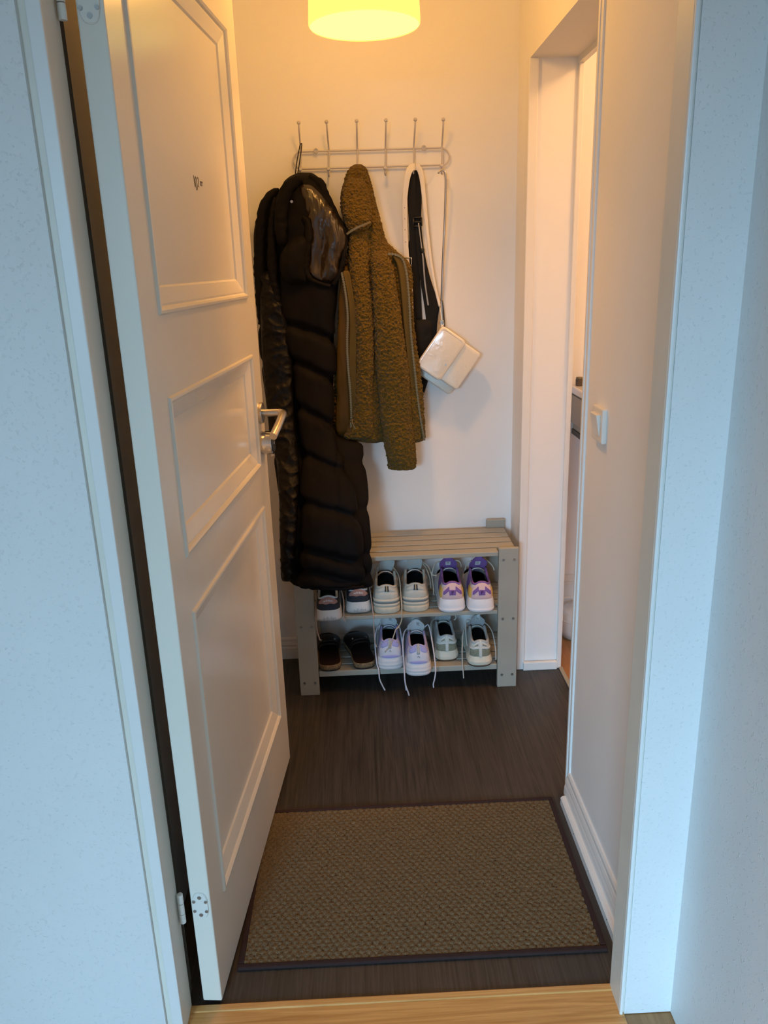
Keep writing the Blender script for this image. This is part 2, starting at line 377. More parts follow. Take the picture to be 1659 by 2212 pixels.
# ------------------------------------------------------------------ the open panelled door
DA=Vector((-.3545,1.339,0)); DR=Vector((.08665,.99624,0)); DN=Vector((.99624,-.08665,0))
def PD(s,z,w): q=DA+DR*s+DN*w; return (q.x,q.y,z)
DW=.893; S=[0,.089,.795,DW]; ZD=[.012,.222,.897,1.008,1.316,1.458,2.078,2.19]
v=[];f=[]
def vid(p): v.append(p); return len(v)-1
g=[[vid(PD(s,z,0)) for s in S] for z in ZD]
for i in range(7):
    for j in range(3):
        if j==1 and i in (1,3,5): continue
        f.append((g[i][j],g[i][j+1],g[i+1][j+1],g[i+1][j]))
b=[vid(PD(0,ZD[0],-.042)),vid(PD(DW,ZD[0],-.042)),vid(PD(DW,ZD[-1],-.042)),vid(PD(0,ZD[-1],-.042))]
f.append((b[0],b[3],b[2],b[1]))
f.append(tuple([g[i][0] for i in range(8)])+(b[3],b[0]))
f.append(tuple([g[i][3] for i in range(7,-1,-1)])+(b[1],b[2]))
f.append((b[0],b[1],g[0][3],g[0][2],g[0][1],g[0][0])); f.append((g[7][0],g[7][1],g[7][2],g[7][3],b[2],b[3]))
door=part('door_1',v,f,M['door'],None,False,loc=tuple(DA)); door['kind']='structure'
door['label']='open ivory panelled door with three moulded panels'
bv=door.modifiers.new('bevel','BEVEL'); bv.width=.003; bv.segments=2; bv.limit_method='ANGLE'; bv.angle_limit=math.radians(60)
PROF=[(0,0),(.003,.0045),(.008,.005),(.012,.0015),(.015,-.003),(.019,-.003),(.046,-.0115),(.050,-.0155),(.055,-.0155)]
for i in (1,3,5):
    v=[];f=[]
    for ins,w in PROF:
        z0,z1=ZD[i]+ins,ZD[i+1]-ins; s0,s1=S[1]+ins,S[2]-ins
        v+=[PD(s0,z0,w),PD(s1,z0,w),PD(s1,z1,w),PD(s0,z1,w)]
    for k in range(len(PROF)-1):
        for c in range(4): f.append((k*4+c,k*4+(c+1)%4,k*4+4+(c+1)%4,k*4+4+c))
    k=(len(PROF)-1)*4; f.append((k,k+1,k+2,k+3))
    part('panel',v,f,M['door'],door,False)
# handle
DNt=tuple(DN)
hs,hz=.838,1.152
MB().cyl(PD(hs,hz,-.002),DN,.029,.012,36).build('rosette',M['steel'],door,smooth=False,bevel=.002).data.name
h=MB(); pts=[(hs,hz,.008),(hs,hz,.03),(hs,hz,.052),(hs-.004,hz,.062),(hs-.014,hz-.002,.067),(hs-.05,hz-.010,.067),(hs-.09,hz-.024,.064),(hs-.126,hz-.041,.058)]
vv,ff=curve_tube([PD(*p) for p in pts],.0105,16,50); h.add(vv,ff)
ho=h.build('handle',M['steel'],door,smooth=True); ho['label']='brushed steel lever handle'
for p in ho.data.polygons:
    if len(p.vertices)>4: p.use_smooth=False
lz=1.068; ls=.838
lk=MB().cyl(PD(ls,lz,-.002),DN,.033,.034,36,r2=.0315).build('lock',M['chrome'],door,smooth=False,bevel=.002); lk['label']='round chrome door lock'
MB().cyl(PD(ls,lz,.031),DN,.0255,.003,28).build('lock_face',M['black_plastic'],lk)
MB().cyl(PD(ls,lz,.033),DN,.009,.005,20).build('key_cylinder',M['chrome'],lk)
# hinges
def hinge(zc):
    lv=[]; w0=-.0215
    for a in np.linspace(0,2*math.pi,28,endpoint=False):
        lv.append((.0165*math.copysign(abs(math.cos(a))**.7,math.cos(a)),.033*math.copysign(abs(math.sin(a))**.8,math.sin(a))))
    v=[PD(-.0006,zc+q,w0+p) for p,q in lv]+[PD(-.0025,zc+q*.95,w0+p*.95) for p,q in lv]; n=len(lv)
    hg=part('hinge',v,[(i,(i+1)%n,n+(i+1)%n,n+i) for i in range(n)]+[tuple(range(n,2*n))],M['switch'],door,False)
    for dz in (-.022,.022): MB().cyl(PD(-.0022,zc+dz,w0),-DR,.0042,.0014,12).build('screw',M['screw'],hg)
    for dz in (-.012,.012):
        for dx in (-.0125,.0125): MB().cyl(PD(-.0022,zc+dz,w0+dx),-DR,.0034,.0025,10).build('peg',M['screw'],hg)
    mb=MB()
    for a,bz in ((-.036,-.014),(-.0125,.0125),(.014,.036)): mb.cyl((-.4125,1.329,zc+.006+a),(0,0,1),.0062,bz-a,14)
    mb.build('knuckle',M['switch'],hg,smooth=False,bevel=.001)
hinge(.270); hinge(1.915)
# handwritten room number
mk=MB()
def stroke(pts,r=.0009): 
    vv,ff=curve_tube([PD(s,z,-.0150) for s,z in pts],r,5,24); mk.add(vv,ff)
s0,zn=.452,1.708
def pen(pts): stroke([(s0+a*.62,zn+b*.58) for a,b in pts],.00055)
pen([(0,.022),(.003,0),(.008,-.016)])
pen([(.022,.020),(.014,.010),(.016,-.008),(.026,-.026),(.034,-.016),(.032,.006),(.022,.020)])
pen([(.040,.014),(.046,.020),(.054,.016),(.054,0),(.046,-.012),(.058,-.010)])
for q in ([(.076,.010),(.078,-.006)],[(.086,.010),(.079,.001),(.088,-.006)],[(.090,.009),(.100,.009),(.102,.005)],[(.095,.009),(.095,-.006)]): pen(q)
mk.build('room_number',M['pen'],door)['label']='handwritten number 102 in pen'

# ------------------------------------------------------------------ light switch
t=thing('light_switch','white rocker light switch on the side wall','switch',(XR,1.84,1.155))
MB().box(XR-.012,XR+.001,1.80,1.883,1.112,1.195).build('plate',M['switch'],t,bevel=.004)
mb=MB(); mb.add([(XR-.012,1.816,1.128),(XR-.012,1.868,1.128),(XR-.012,1.868,1.180),(XR-.012,1.816,1.180),(XR-.013,1.817,1.129),(XR-.013,1.867,1.129),(XR-.022,1.867,1.179),(XR-.022,1.817,1.179)],[(0,1,2,3),(4,5,6,7),(0,1,5,4),(1,2,6,5),(2,3,7,6),(3,0,4,7)])
mb.build('rocker',M['switch'],t,bevel=.0015)

# ------------------------------------------------------------------ pendant lamp
LX,LY,LZ=.0455,2.30,2.113
t=thing('pendant_lamp','lit frosted glass drum pendant lamp glowing yellow','lamp',(LX,LY,LZ))
n=48; pr=[(.1395,.000),(.1425,.004),(.143,.012),(.1405,.06),(.135,.12),(.126,.19),(.112,.235),(.07,.262),(.028,.27)]
v=[];f=[]
for r,z in pr:
    for j in range(n): v.append((LX+r*math.cos(2*math.pi*j/n),LY+r*math.sin(2*math.pi*j/n),LZ+z))
for i in range(len(pr)-1):
    for j in range(n): f.append((i*n+j,i*n+(j+1)%n,(i+1)*n+(j+1)%n,(i+1)*n+j))
part('shade',v,f,glow_glass('lit_shade_glass',(1,.66,.12),1.5,.13),t)
v=[(LX,LY,LZ+.006)]+[(LX+.141*math.cos(2*math.pi*j/n),LY+.141*math.sin(2*math.pi*j/n),LZ+.003) for j in range(n)]
part('diffuser',v,[(0,1+j,1+(j+1)%n) for j in range(n)],glow_glass('lit_diffuser_glass',(1,.74,.25),2.0,.52),t)
MB().cyl((LX,LY,LZ+.268),(0,0,1),.03,.05,20).build('socket',M['steel'],t,smooth=False)
MB().cyl((LX,LY,LZ+.31),(0,0,1),.003,ZC-.02-LZ-.31,8).build('cord',M['black_plastic'],t)
MB().cyl((LX,LY,ZC-.035),(0,0,1),.05,.036,28).build('canopy',M['trim'],t)
d=bpy.data.lights.new('pendant_lamp_bulb_offscreen','POINT'); d.energy=42; d.color=(1,.43,.10); d.shadow_soft_size=.06
o=bpy.data.objects.new('pendant_lamp_bulb_offscreen',d); COL.objects.link(o); o.location=(LX,LY,LZ+.17)

# ------------------------------------------------------------------ coat rack
HOOKS=[(-0.1705,1.9842,-0.1721,1.9054,-0.1754,1.8527,-0.1753,1.8417),(-0.0791,1.9845,-0.0769,1.9049,-0.0796,1.8518,-0.0806,1.8406),(0.0204,1.9845,0.0195,1.9044,0.0173,1.851,0.0152,1.8394),(0.1172,1.9841,0.115,1.9039,0.1134,1.8501,0.1103,1.8383),(0.2143,1.984,0.2114,1.9033,0.2104,1.8492,0.2062,1.8393),(0.307,1.9816,0.3075,1.9028,0.307,1.8484,0.3017,1.8407)]
t=thing('coat_rack','white wire coat rack with six double hooks on back wall','coat rack',(.064,YB,1.88))
yw=YB-.014; R_=.027; cz=1.8785
loop=[(x,yw,cz+R_) for x in np.linspace(-.172,.306,24)]+[(.306+R_*math.sin(a),yw,cz-.002+R_*math.cos(a)) for a in np.linspace(.2,math.pi-.2,9)]+[(x,yw,cz-R_) for x in np.linspace(.306,-.172,24)]+[(-.172-R_*math.sin(a),yw,cz-R_*math.cos(a)) for a in np.linspace(.2,math.pi-.2,9)]
MB().tube(loop,.0031,10,closed=True).build('wire_loop',M['rack'],t,smooth=True)
for hx in HOOKS:
    ux,uz,tx,tz,bx_,bz,lx,lz=hx
    p=[(ux,YB-.072,uz),(ux*.7+tx*.3,YB-.066,uz-.02),(tx*.7+ux*.3,YB-.038,tz+.028),(tx,YB-.020,tz+.008),(tx,YB-.0185,tz-.01),(bx_,YB-.0185,bz+.006),(bx_,YB-.022,bz-.012),(bx_,YB-.036,bz-.027),(lx,YB-.05,bz-.026),(lx,YB-.058,lz+.001)]
    vv,ff=curve_tube(p,.003,9,64)
    hk=part('hook',vv,ff,M['rack'],t)
    MB().ball((ux,YB-.072,uz+.002),.0065,12).build('knob',M['rack'],hk,smooth=True)
    MB().ball((lx,YB-.058,lz+.003),.0065,12).build('knob',M['rack'],hk,smooth=True)
for x in (-.121,.246):
    MB().tube([(x+.0065*math.cos(a),yw-.002,1.907+.0065*math.sin(a)) for a in np.linspace(0,2*math.pi,16,endpoint=False)],.0022,6,closed=True).build('screw_eye',M['rack'],t,smooth=True)
    MB().cyl((x,yw,1.907),(0,-1,0),.0042,.002,12).build('screw',M['screw'],t)

# ------------------------------------------------------------------ shoe bench
BX0,BX1,BYF,BYB=-.270,.540,2.633,2.9305; BH=.555; PW=.072
t=thing('shoe_bench','grey beige slatted wooden shoe bench with two shelves','bench',(.135,2.78,0))
def slat(x0,x1,y0,y1,z0,z1): return MB().box(x0,x1,y0,y1,z0,z1).build('slat',M['bench'],t,bevel=.0025)
posts=[]
for x0,x1 in ((BX0,BX0+PW-.001),(BX1-PW,BX1)):
    for y0,y1,zt in ((BYF,BYF+.018,BH),(BYB-.018,BYB,BH+.016)):
        lg=MB().box(x0,x1,y0,y1,0,zt).build('leg',M['bench'],t,bevel=.0025)
        if y0==BYF:
            for zz in (.511,.281,.052):
                for xx in (x0+.017,x0+.056):
                    sc=MB().cyl((xx,BYF-.0003,zz),(0,-1,0),.0048,.0012,14).build('screw',M['screw'],lg)
for zt in (BH-.028,.30,.0735):
    for x0 in (BX0+.022,BX1-.044):
        MB().box(x0,x0+.022,BYF+.018,BYB-.018,zt-.04,zt-.0005).build('side_rail',M['bench'],t,bevel=.002)
# top: front slat between the posts, four full-width slats behind
zt=BH-.013
slat(BX0+PW+.001,BX1-PW-.001,BYF+.002,BYF+.046,zt-.017,zt)
ys=np.linspace(BYF+.052,BYB-.024,5)
for k in range(4): slat(BX0+.004,BX1-.006,ys[k]+.004,ys[k+1]-.006,zt-.017,zt+.0005)
for z0,z1 in ((.300,.3146),(.0735,.096)):
    slat(BX0+PW+.001,BX1-PW-.001,BYF+.003,BYF+.047,z0,z1)
    for k in range(4): slat(BX0+.02,BX1-.02,ys[k]+.005,ys[k+1]-.007,z1-.0146,z1)

# ------------------------------------------------------------------ doormat
t=thing('doormat','brown woven coir doormat with dark burgundy binding on dark floor','doormat',(.09,1.70,0))
mx0,mx1,my0,my1=-.335,.519,1.424,1.976; bw=.014
nx,ny=330,215; v=[];f=[]
for i in range(ny+1):
    for j in range(nx+1):
        x=mx0+bw+(mx1-mx0-2*bw)*j/nx; y=my0+bw+(my1-my0-2*bw)*i/ny
        wx=x*2*math.pi/.0185+1.5*NZ(x*25,y*25,1); wy=y*2*math.pi/.0125+1.2*NZ(x*25,y*25,5)
        row=math.floor(wy/(2*math.pi)); wv=(math.sin(wx+math.pi*row)*.5+.5)**.6*(.35+.65*abs(math.sin(wy/2)))
        v.append((x,y,.0052+.0036*wv+.0018*NZ(x*330,y*330,0)+.0008*NZ(x*60,y*60,3)))
for i in range(ny):
    for j in range(nx): a=i*(nx+1)+j; f.append((a,a+1,a+nx+2,a+nx+1))
part('pile',v,f,M['mat_pile'],t)
MB().box(mx0+.004,mx1-.004,my0+.004,my1-.004,.0004,.005).build('backing',M['mat_edge'],t)
for x0,x1,y0,y1 in ((mx0,mx1,my0,my0+bw),(mx0,mx1,my1-bw,my1),(mx0,mx0+bw,my0+bw,my1-bw),(mx1-bw,mx1,my0+bw,my1-bw)):
    MB().box(x0,x1,y0,y1,.0002,.0088).build('binding',M['mat_edge'],t,bevel=.003)
SHAPES = {
  'coat_back': [
    (-0.2718, 1.7781, -0.1934, 1.7759, 2.8982, 0.0200),
    (-0.3190, 1.7276, -0.1176, 1.7218, 2.8932, 0.0350),
    (-0.3518, 1.6239, -0.0721, 1.6156, 2.8882, 0.0400),
    (-0.3544, 1.4707, -0.0959, 1.4625, 2.8882, 0.0450),
    (-0.3543, 1.2483, -0.1136, 1.2401, 2.8782, 0.0450),
    (-0.3430, 1.0552, -0.1156, 1.0469, 2.8382, 0.0450),
    (-0.3329, 0.9858, -0.1081, 0.9774, 2.8032, 0.0450),
    (-0.3278, 0.9595, -0.0891, 0.9504, 2.7832, 0.0420),
    (-0.3261, 0.9391, -0.0073, 0.9270, 2.7682, 0.0260),
    (-0.3235, 0.9117, 0.0014, 0.8992, 2.7552, 0.0320),
    (-0.3174, 0.8746, 0.0031, 0.8621, 2.7332, 0.0400),
    (-0.3047, 0.7889, 0.0106, 0.7762, 2.6732, 0.0400),
    (-0.2997, 0.6891, 0.0125, 0.6760, 2.6132, 0.0350),
    (-0.2970, 0.5976, 0.0151, 0.5841, 2.5832, 0.0350),
    (-0.2959, 0.5135, 0.0169, 0.4996, 2.5782, 0.0350),
    (-0.2540, 0.4628, 0.0168, 0.4506, 2.5782, 0.0320),
  ],
  'coat_front': [
    (-0.2528, 1.5822, -0.0522, 1.5761, 2.8332, 0.0300),
    (-0.2597, 1.4996, -0.0687, 1.4937, 2.8282, 0.0420),
    (-0.2656, 1.4081, -0.0778, 1.4020, 2.8232, 0.0450),
    (-0.2620, 1.3147, -0.0855, 1.3088, 2.8182, 0.0450),
    (-0.2370, 1.1880, -0.0913, 1.1829, 2.8032, 0.0450),
    (-0.2250, 1.0939, -0.0985, 1.0893, 2.7782, 0.0450),
    (-0.2199, 0.9708, -0.1002, 0.9663, 2.7332, 0.0450),
    (-0.2156, 0.8829, -0.0710, 0.8772, 2.6832, 0.0450),
    (-0.2168, 0.7995, -0.0422, 0.7925, 2.6232, 0.0450),
    (-0.2118, 0.7300, -0.0292, 0.7225, 2.5782, 0.0430),
    (-0.2206, 0.6573, -0.0212, 0.6489, 2.5482, 0.0400),
    (-0.2276, 0.5793, -0.0164, 0.5701, 2.5332, 0.0400),
    (-0.2387, 0.5224, -0.0140, 0.5124, 2.5282, 0.0400),
    (-0.2378, 0.4864, -0.0137, 0.4764, 2.5282, 0.0360),
  ],
  'coat_flap': [
    (-0.3303, 1.5245, -0.2581, 1.5223, 2.8282, 0.0250),
    (-0.3352, 1.4260, -0.2514, 1.4233, 2.8182, 0.0330),
    (-0.3358, 1.3489, -0.2403, 1.3457, 2.8132, 0.0330),
    (-0.3386, 1.2554, -0.2345, 1.2519, 2.8032, 0.0330),
    (-0.3347, 1.1149, -0.2381, 1.1114, 2.7732, 0.0330),
    (-0.3246, 0.9922, -0.2346, 0.9889, 2.7282, 0.0330),
    (-0.3031, 0.8875, -0.2264, 0.8845, 2.6782, 0.0330),
    (-0.2943, 0.8026, -0.2263, 0.7999, 2.6232, 0.0330),
    (-0.2957, 0.6737, -0.2377, 0.6713, 2.5582, 0.0300),
    (-0.2979, 0.5786, -0.2490, 0.5764, 2.5432, 0.0300),
    (-0.3001, 0.5002, -0.2668, 0.4987, 2.5432, 0.0240),
  ],
  'hood_outer': [
    (-0.1872, 1.8331, -0.1226, 1.8314, 2.8632, 0.0300),
    (-0.2125, 1.8176, -0.1063, 1.8147, 2.8582, 0.0450),
    (-0.2384, 1.7873, -0.0937, 1.7833, 2.8482, 0.0550),
    (-0.2538, 1.7370, -0.0698, 1.7317, 2.8432, 0.0600),
    (-0.2621, 1.6787, -0.0462, 1.6724, 2.8382, 0.0600),
    (-0.2642, 1.6273, -0.0329, 1.6204, 2.8382, 0.0580),
    (-0.2625, 1.5601, -0.0438, 1.5534, 2.8362, 0.0500),
    (-0.2538, 1.4994, -0.0672, 1.4936, 2.8332, 0.0400),
  ],
  'hood_lining': [
    (-0.1765, 1.7915, -0.1311, 1.7903, 2.8032, 0.0200),
    (-0.1725, 1.7528, -0.0996, 1.7508, 2.7982, 0.0250),
    (-0.1539, 1.7021, -0.0655, 1.6995, 2.7932, 0.0280),
    (-0.1445, 1.6512, -0.0387, 1.6481, 2.7902, 0.0300),
    (-0.1501, 1.6078, -0.0361, 1.6044, 2.7902, 0.0300),
    (-0.1624, 1.5567, -0.0478, 1.5532, 2.7902, 0.0300),
    (-0.1589, 1.5120, -0.0623, 1.5090, 2.7912, 0.0280),
    (-0.1203, 1.4777, -0.0828, 1.4765, 2.7932, 0.0200),
  ],
  'hood_edge_puff': [
    (-0.1946, 1.6383, -0.1578, 1.6372, 2.7932, 0.0200),
    (-0.2234, 1.6098, -0.1528, 1.6077, 2.7832, 0.0320),
    (-0.2471, 1.5739, -0.1610, 1.5713, 2.7802, 0.0400),
    (-0.2558, 1.5373, -0.1693, 1.5347, 2.7802, 0.0400),
    (-0.2493, 1.4999, -0.1655, 1.4973, 2.7832, 0.0340),
    (-0.2330, 1.4723, -0.1550, 1.4699, 2.7882, 0.0200),
  ],
  'jacket_body': [
    (0.0036, 1.8570, 0.0379, 1.8561, 2.8932, 0.0200),
    (-0.0143, 1.8377, 0.0495, 1.8360, 2.8832, 0.0320),
    (-0.0334, 1.7911, 0.0632, 1.7884, 2.8732, 0.0420),
    (-0.0439, 1.7328, 0.0751, 1.7294, 2.8682, 0.0460),
    (-0.0356, 1.6735, 0.0904, 1.6698, 2.8662, 0.0460),
    (-0.0241, 1.6135, 0.1076, 1.6096, 2.8662, 0.0460),
    (-0.0307, 1.5714, 0.1493, 1.5659, 2.8632, 0.0460),
    (-0.0424, 1.5231, 0.1800, 1.5162, 2.8602, 0.0450),
    (-0.0634, 1.4158, 0.1853, 1.4078, 2.8532, 0.0440),
    (-0.0788, 1.2586, 0.1961, 1.2492, 2.8432, 0.0430),
    (-0.0932, 1.0962, 0.2110, 1.0852, 2.8382, 0.0430),
    (-0.1007, 0.9787, 0.2208, 0.9667, 2.8382, 0.0430),
    (-0.0783, 0.9178, 0.2266, 0.9062, 2.8382, 0.0400),
  ],
  'jacket_sleeve': [
    (0.0439, 1.5805, 0.1098, 1.5785, 2.8232, 0.0300),
    (0.0463, 1.5205, 0.1266, 1.5180, 2.8132, 0.0380),
    (0.0493, 1.4294, 0.1366, 1.4266, 2.8082, 0.0420),
    (0.0539, 1.3366, 0.1468, 1.3336, 2.8032, 0.0420),
    (0.0548, 1.1784, 0.1654, 1.1745, 2.7982, 0.0420),
    (0.0619, 1.0473, 0.1791, 1.0430, 2.7982, 0.0420),
    (0.0798, 0.9290, 0.1884, 0.9249, 2.7982, 0.0420),
    (0.0878, 0.8602, 0.1905, 0.8562, 2.7982, 0.0400),
    (0.0866, 0.8181, 0.1847, 0.8143, 2.8002, 0.0360),
  ],
  'jacket_front': [
    (-0.0141, 1.6532, 0.0403, 1.6516, 2.8232, 0.0250),
    (-0.0203, 1.5823, 0.0469, 1.5803, 2.8162, 0.0300),
    (-0.0242, 1.4925, 0.0483, 1.4903, 2.8082, 0.0360),
    (-0.0170, 1.4010, 0.0497, 1.3988, 2.8032, 0.0360),
    (-0.0117, 1.2606, 0.0495, 1.2585, 2.7982, 0.0360),
    (-0.0265, 1.1007, 0.0438, 1.0982, 2.7932, 0.0360),
    (-0.0459, 0.9938, 0.0384, 0.9907, 2.7932, 0.0360),
    (-0.0716, 0.9388, 0.0248, 0.9351, 2.7952, 0.0320),
  ],
  'jacket_lining': [
    (-0.0477, 1.5309, -0.0273, 1.5303, 2.8182, 0.0080),
    (-0.0610, 1.4481, -0.0246, 1.4469, 2.8112, 0.0110),
    (-0.0708, 1.3406, -0.0229, 1.3390, 2.8062, 0.0120),
    (-0.0800, 1.2146, -0.0283, 1.2128, 2.8032, 0.0120),
    (-0.0895, 1.0853, -0.0256, 1.0830, 2.8012, 0.0120),
    (-0.0944, 0.9857, -0.0248, 0.9831, 2.8012, 0.0120),
    (-0.0944, 0.9515, -0.0296, 0.9491, 2.8032, 0.0100),
  ],
  'jacket_collar': [
    (-0.0243, 1.8081, 0.0431, 1.8062, 2.8282, 0.0200),
    (-0.0356, 1.7577, 0.0533, 1.7552, 2.8182, 0.0300),
    (-0.0364, 1.7071, 0.0591, 1.7044, 2.8132, 0.0340),
    (-0.0287, 1.6706, 0.0609, 1.6680, 2.8112, 0.0340),
    (-0.0221, 1.6471, 0.0399, 1.6452, 2.8112, 0.0280),
    (-0.0212, 1.6325, 0.0021, 1.6318, 2.8132, 0.0200),
  ],
  'placket_left': [
    (-0.0495, 1.5160, -0.0215, 1.5152, 2.7902, 0.0080),
    (-0.0361, 1.4328, -0.0093, 1.4319, 2.7882, 0.0100),
    (-0.0322, 1.3405, -0.0021, 1.3395, 2.7882, 0.0100),
    (-0.0410, 1.2150, -0.0088, 1.2139, 2.7882, 0.0100),
    (-0.0369, 1.0855, -0.0141, 1.0847, 2.7882, 0.0100),
    (-0.0383, 0.9774, -0.0251, 0.9769, 2.7902, 0.0080),
  ],
  'placket_right': [
    (0.1158, 1.5664, 0.1567, 1.5652, 2.8232, 0.0080),
    (0.1366, 1.5252, 0.1745, 1.5240, 2.8202, 0.0120),
    (0.1470, 1.4412, 0.1789, 1.4402, 2.8182, 0.0130),
    (0.1540, 1.3323, 0.1830, 1.3313, 2.8182, 0.0130),
    (0.1666, 1.1720, 0.1945, 1.1710, 2.8182, 0.0130),
    (0.1787, 1.0395, 0.2070, 1.0385, 2.8182, 0.0130),
    (0.2034, 0.9196, 0.2253, 0.9188, 2.8202, 0.0100),
  ],
  'black_bag': [
    (0.1977, 1.3391, 0.2716, 1.3367, 2.9362, 0.0060),
    (0.1934, 1.2985, 0.2675, 1.2960, 2.9332, 0.0100),
    (0.1918, 1.2241, 0.2631, 1.2216, 2.9322, 0.0110),
    (0.1952, 1.1397, 0.2551, 1.1376, 2.9322, 0.0110),
    (0.2062, 1.0845, 0.2372, 1.0834, 2.9332, 0.0100),
    (0.2128, 1.0564, 0.2301, 1.0558, 2.9352, 0.0060),
  ],
  'roll_left': [
    (-0.1662, 2.7982, 1.8048, 0.0136),
    (-0.1906, 2.7932, 1.7966, 0.0196),
    (-0.2161, 2.7902, 1.7718, 0.0212),
    (-0.2338, 2.7882, 1.7326, 0.0213),
    (-0.2438, 2.7882, 1.6757, 0.0214),
    (-0.2444, 2.7902, 1.6252, 0.0185),
    (-0.2374, 2.7982, 1.6033, 0.0093),
  ],
  'roll_right': [
    (-0.1433, 2.8282, 1.8128, 0.0138),
    (-0.1106, 2.8232, 1.7915, 0.0168),
    (-0.0884, 2.8182, 1.7449, 0.0138),
    (-0.0630, 2.8132, 1.6978, 0.0108),
    (-0.0431, 2.8082, 1.6592, 0.0093),
    (-0.0321, 2.7982, 1.6264, 0.0077),
    (-0.0390, 2.7882, 1.5750, 0.0077),
    (-0.0540, 2.7832, 1.5162, 0.0086),
    (-0.0797, 2.7832, 1.4706, 0.0078),
  ],
  'roll_hood_front': [
    (-0.1694, 2.7832, 1.6876, 0.0091),
    (-0.1533, 2.7762, 1.6696, 0.0122),
    (-0.1525, 2.7732, 1.6291, 0.0138),
    (-0.1626, 2.7702, 1.5858, 0.0138),
    (-0.1720, 2.7732, 1.5347, 0.0139),
    (-0.1589, 2.7762, 1.4972, 0.0109),
    (-0.1258, 2.7762, 1.4782, 0.0062),
    (-0.0890, 2.7782, 1.4680, 0.0047),
  ],
  'fold_a': [
    (-0.2498, 2.8482, 1.7776, 0.0108),
    (-0.2741, 2.8332, 1.7627, 0.0154),
    (-0.2995, 2.8282, 1.7228, 0.0170),
    (-0.3172, 2.8262, 1.6505, 0.0171),
    (-0.3272, 2.8262, 1.5620, 0.0173),
    (-0.3326, 2.8262, 1.4715, 0.0174),
    (-0.3350, 2.8332, 1.3475, 0.0129),
  ],
  'fold_b': [
    (-0.2564, 2.8182, 1.7525, 0.0092),
    (-0.2644, 2.8082, 1.7133, 0.0123),
    (-0.2750, 2.8062, 1.6485, 0.0139),
    (-0.2830, 2.8062, 1.5605, 0.0156),
    (-0.2795, 2.8062, 1.5006, 0.0157),
    (-0.2760, 2.8062, 1.4398, 0.0174),
    (-0.2777, 2.8082, 1.3969, 0.0095),
  ],
  'zip_left': [
    (-0.0495, 2.7782, 1.5117, 0.0034),
    (-0.0399, 2.7752, 1.4485, 0.0034),
    (-0.0354, 2.7732, 1.3724, 0.0035),
    (-0.0412, 2.7732, 1.2797, 0.0035),
    (-0.0415, 2.7732, 1.2008, 0.0035),
    (-0.0376, 2.7732, 1.1042, 0.0036),
    (-0.0379, 2.7752, 1.0219, 0.0036),
    (-0.0383, 2.7782, 0.9747, 0.0036),
  ],
  'zip_right': [
    (0.1091, 2.8132, 1.5665, 0.0031),
    (0.1402, 2.8102, 1.5610, 0.0031),
    (0.1600, 2.8082, 1.5440, 0.0031),
    (0.1714, 2.8062, 1.4940, 0.0032),
    (0.1774, 2.8042, 1.4100, 0.0032),
    (0.1814, 2.8032, 1.3010, 0.0032),
    (0.1918, 2.8032, 1.1730, 0.0033),
    (0.2042, 2.8032, 1.0412, 0.0033),
    (0.2224, 2.8062, 0.9185, 0.0034),
  ],
  'zip_collar': [
    (-0.0270, 2.7782, 1.6314, 0.0034),
    (-0.0097, 2.7732, 1.6422, 0.0034),
    (0.0137, 2.7712, 1.6530, 0.0034),
    (0.0369, 2.7712, 1.6609, 0.0034),
    (0.0540, 2.7762, 1.6679, 0.0034),
  ],
  'zip_pull': [
    (-0.0350, 2.7682, 1.0132, 0.0020),
    (-0.0340, 2.7632, 0.9975, 0.0020),
    (-0.0249, 2.7612, 0.9810, 0.0020),
    (-0.0205, 2.7612, 0.9675, 0.0016),
    (-0.0283, 2.7612, 0.9778, 0.0016),
    (-0.0325, 2.7622, 0.9943, 0.0016),
  ],
  'shoehorn': [
    (0.2898, 2.8832, 1.8193, 0.0034),
    (0.2931, 2.8832, 1.8264, 0.0034),
    (0.3009, 2.8832, 1.8305, 0.0034),
    (0.3087, 2.8832, 1.8274, 0.0034),
    (0.3135, 2.8842, 1.8173, 0.0038),
    (0.3154, 2.8902, 1.7829, 0.0041),
    (0.3129, 2.9032, 1.6802, 0.0042),
    (0.3065, 2.9152, 1.5433, 0.0042),
    (0.3016, 2.9272, 1.4010, 0.0047),
    (0.2990, 2.9282, 1.2871, 0.0054),
  ],
  'black_cord': [
    (-0.1701, 2.8982, 1.9236, 0.0017),
    (-0.1665, 2.8932, 1.9257, 0.0017),
    (-0.1654, 2.8932, 1.9200, 0.0017),
    (-0.1740, 2.8882, 1.8755, 0.0017),
    (-0.1842, 2.8832, 1.8308, 0.0017),
    (-0.1889, 2.8782, 1.8247, 0.0017),
    (-0.1917, 2.8802, 1.8307, 0.0017),
    (-0.1832, 2.8882, 1.8758, 0.0017),
    (-0.1717, 2.8982, 1.9222, 0.0017),
  ],
  'white_strap_front': [
    (0.2123, 2.8882, 1.8436, 0.0109),
    (0.1992, 2.8802, 1.8402, 0.0109),
    (0.1876, 2.8762, 1.8228, 0.0109),
    (0.1791, 2.8782, 1.7856, 0.0094),
    (0.1736, 2.8862, 1.7278, 0.0087),
    (0.1741, 2.9032, 1.6390, 0.0088),
    (0.1776, 2.9152, 1.5472, 0.0098),
    (0.1805, 2.9172, 1.5238, 0.0098),
  ],
  'white_strap_lower': [
    (0.1806, 2.9172, 1.5285, 0.0106),
    (0.1847, 2.9192, 1.4845, 0.0115),
    (0.1883, 2.9192, 1.4210, 0.0099),
    (0.1895, 2.9172, 1.3243, 0.0100),
    (0.1905, 2.9122, 1.2262, 0.0101),
    (0.2055, 2.9012, 1.1686, 0.0101),
  ],
  'white_strap_back': [
    (0.2125, 2.8902, 1.8438, 0.0109),
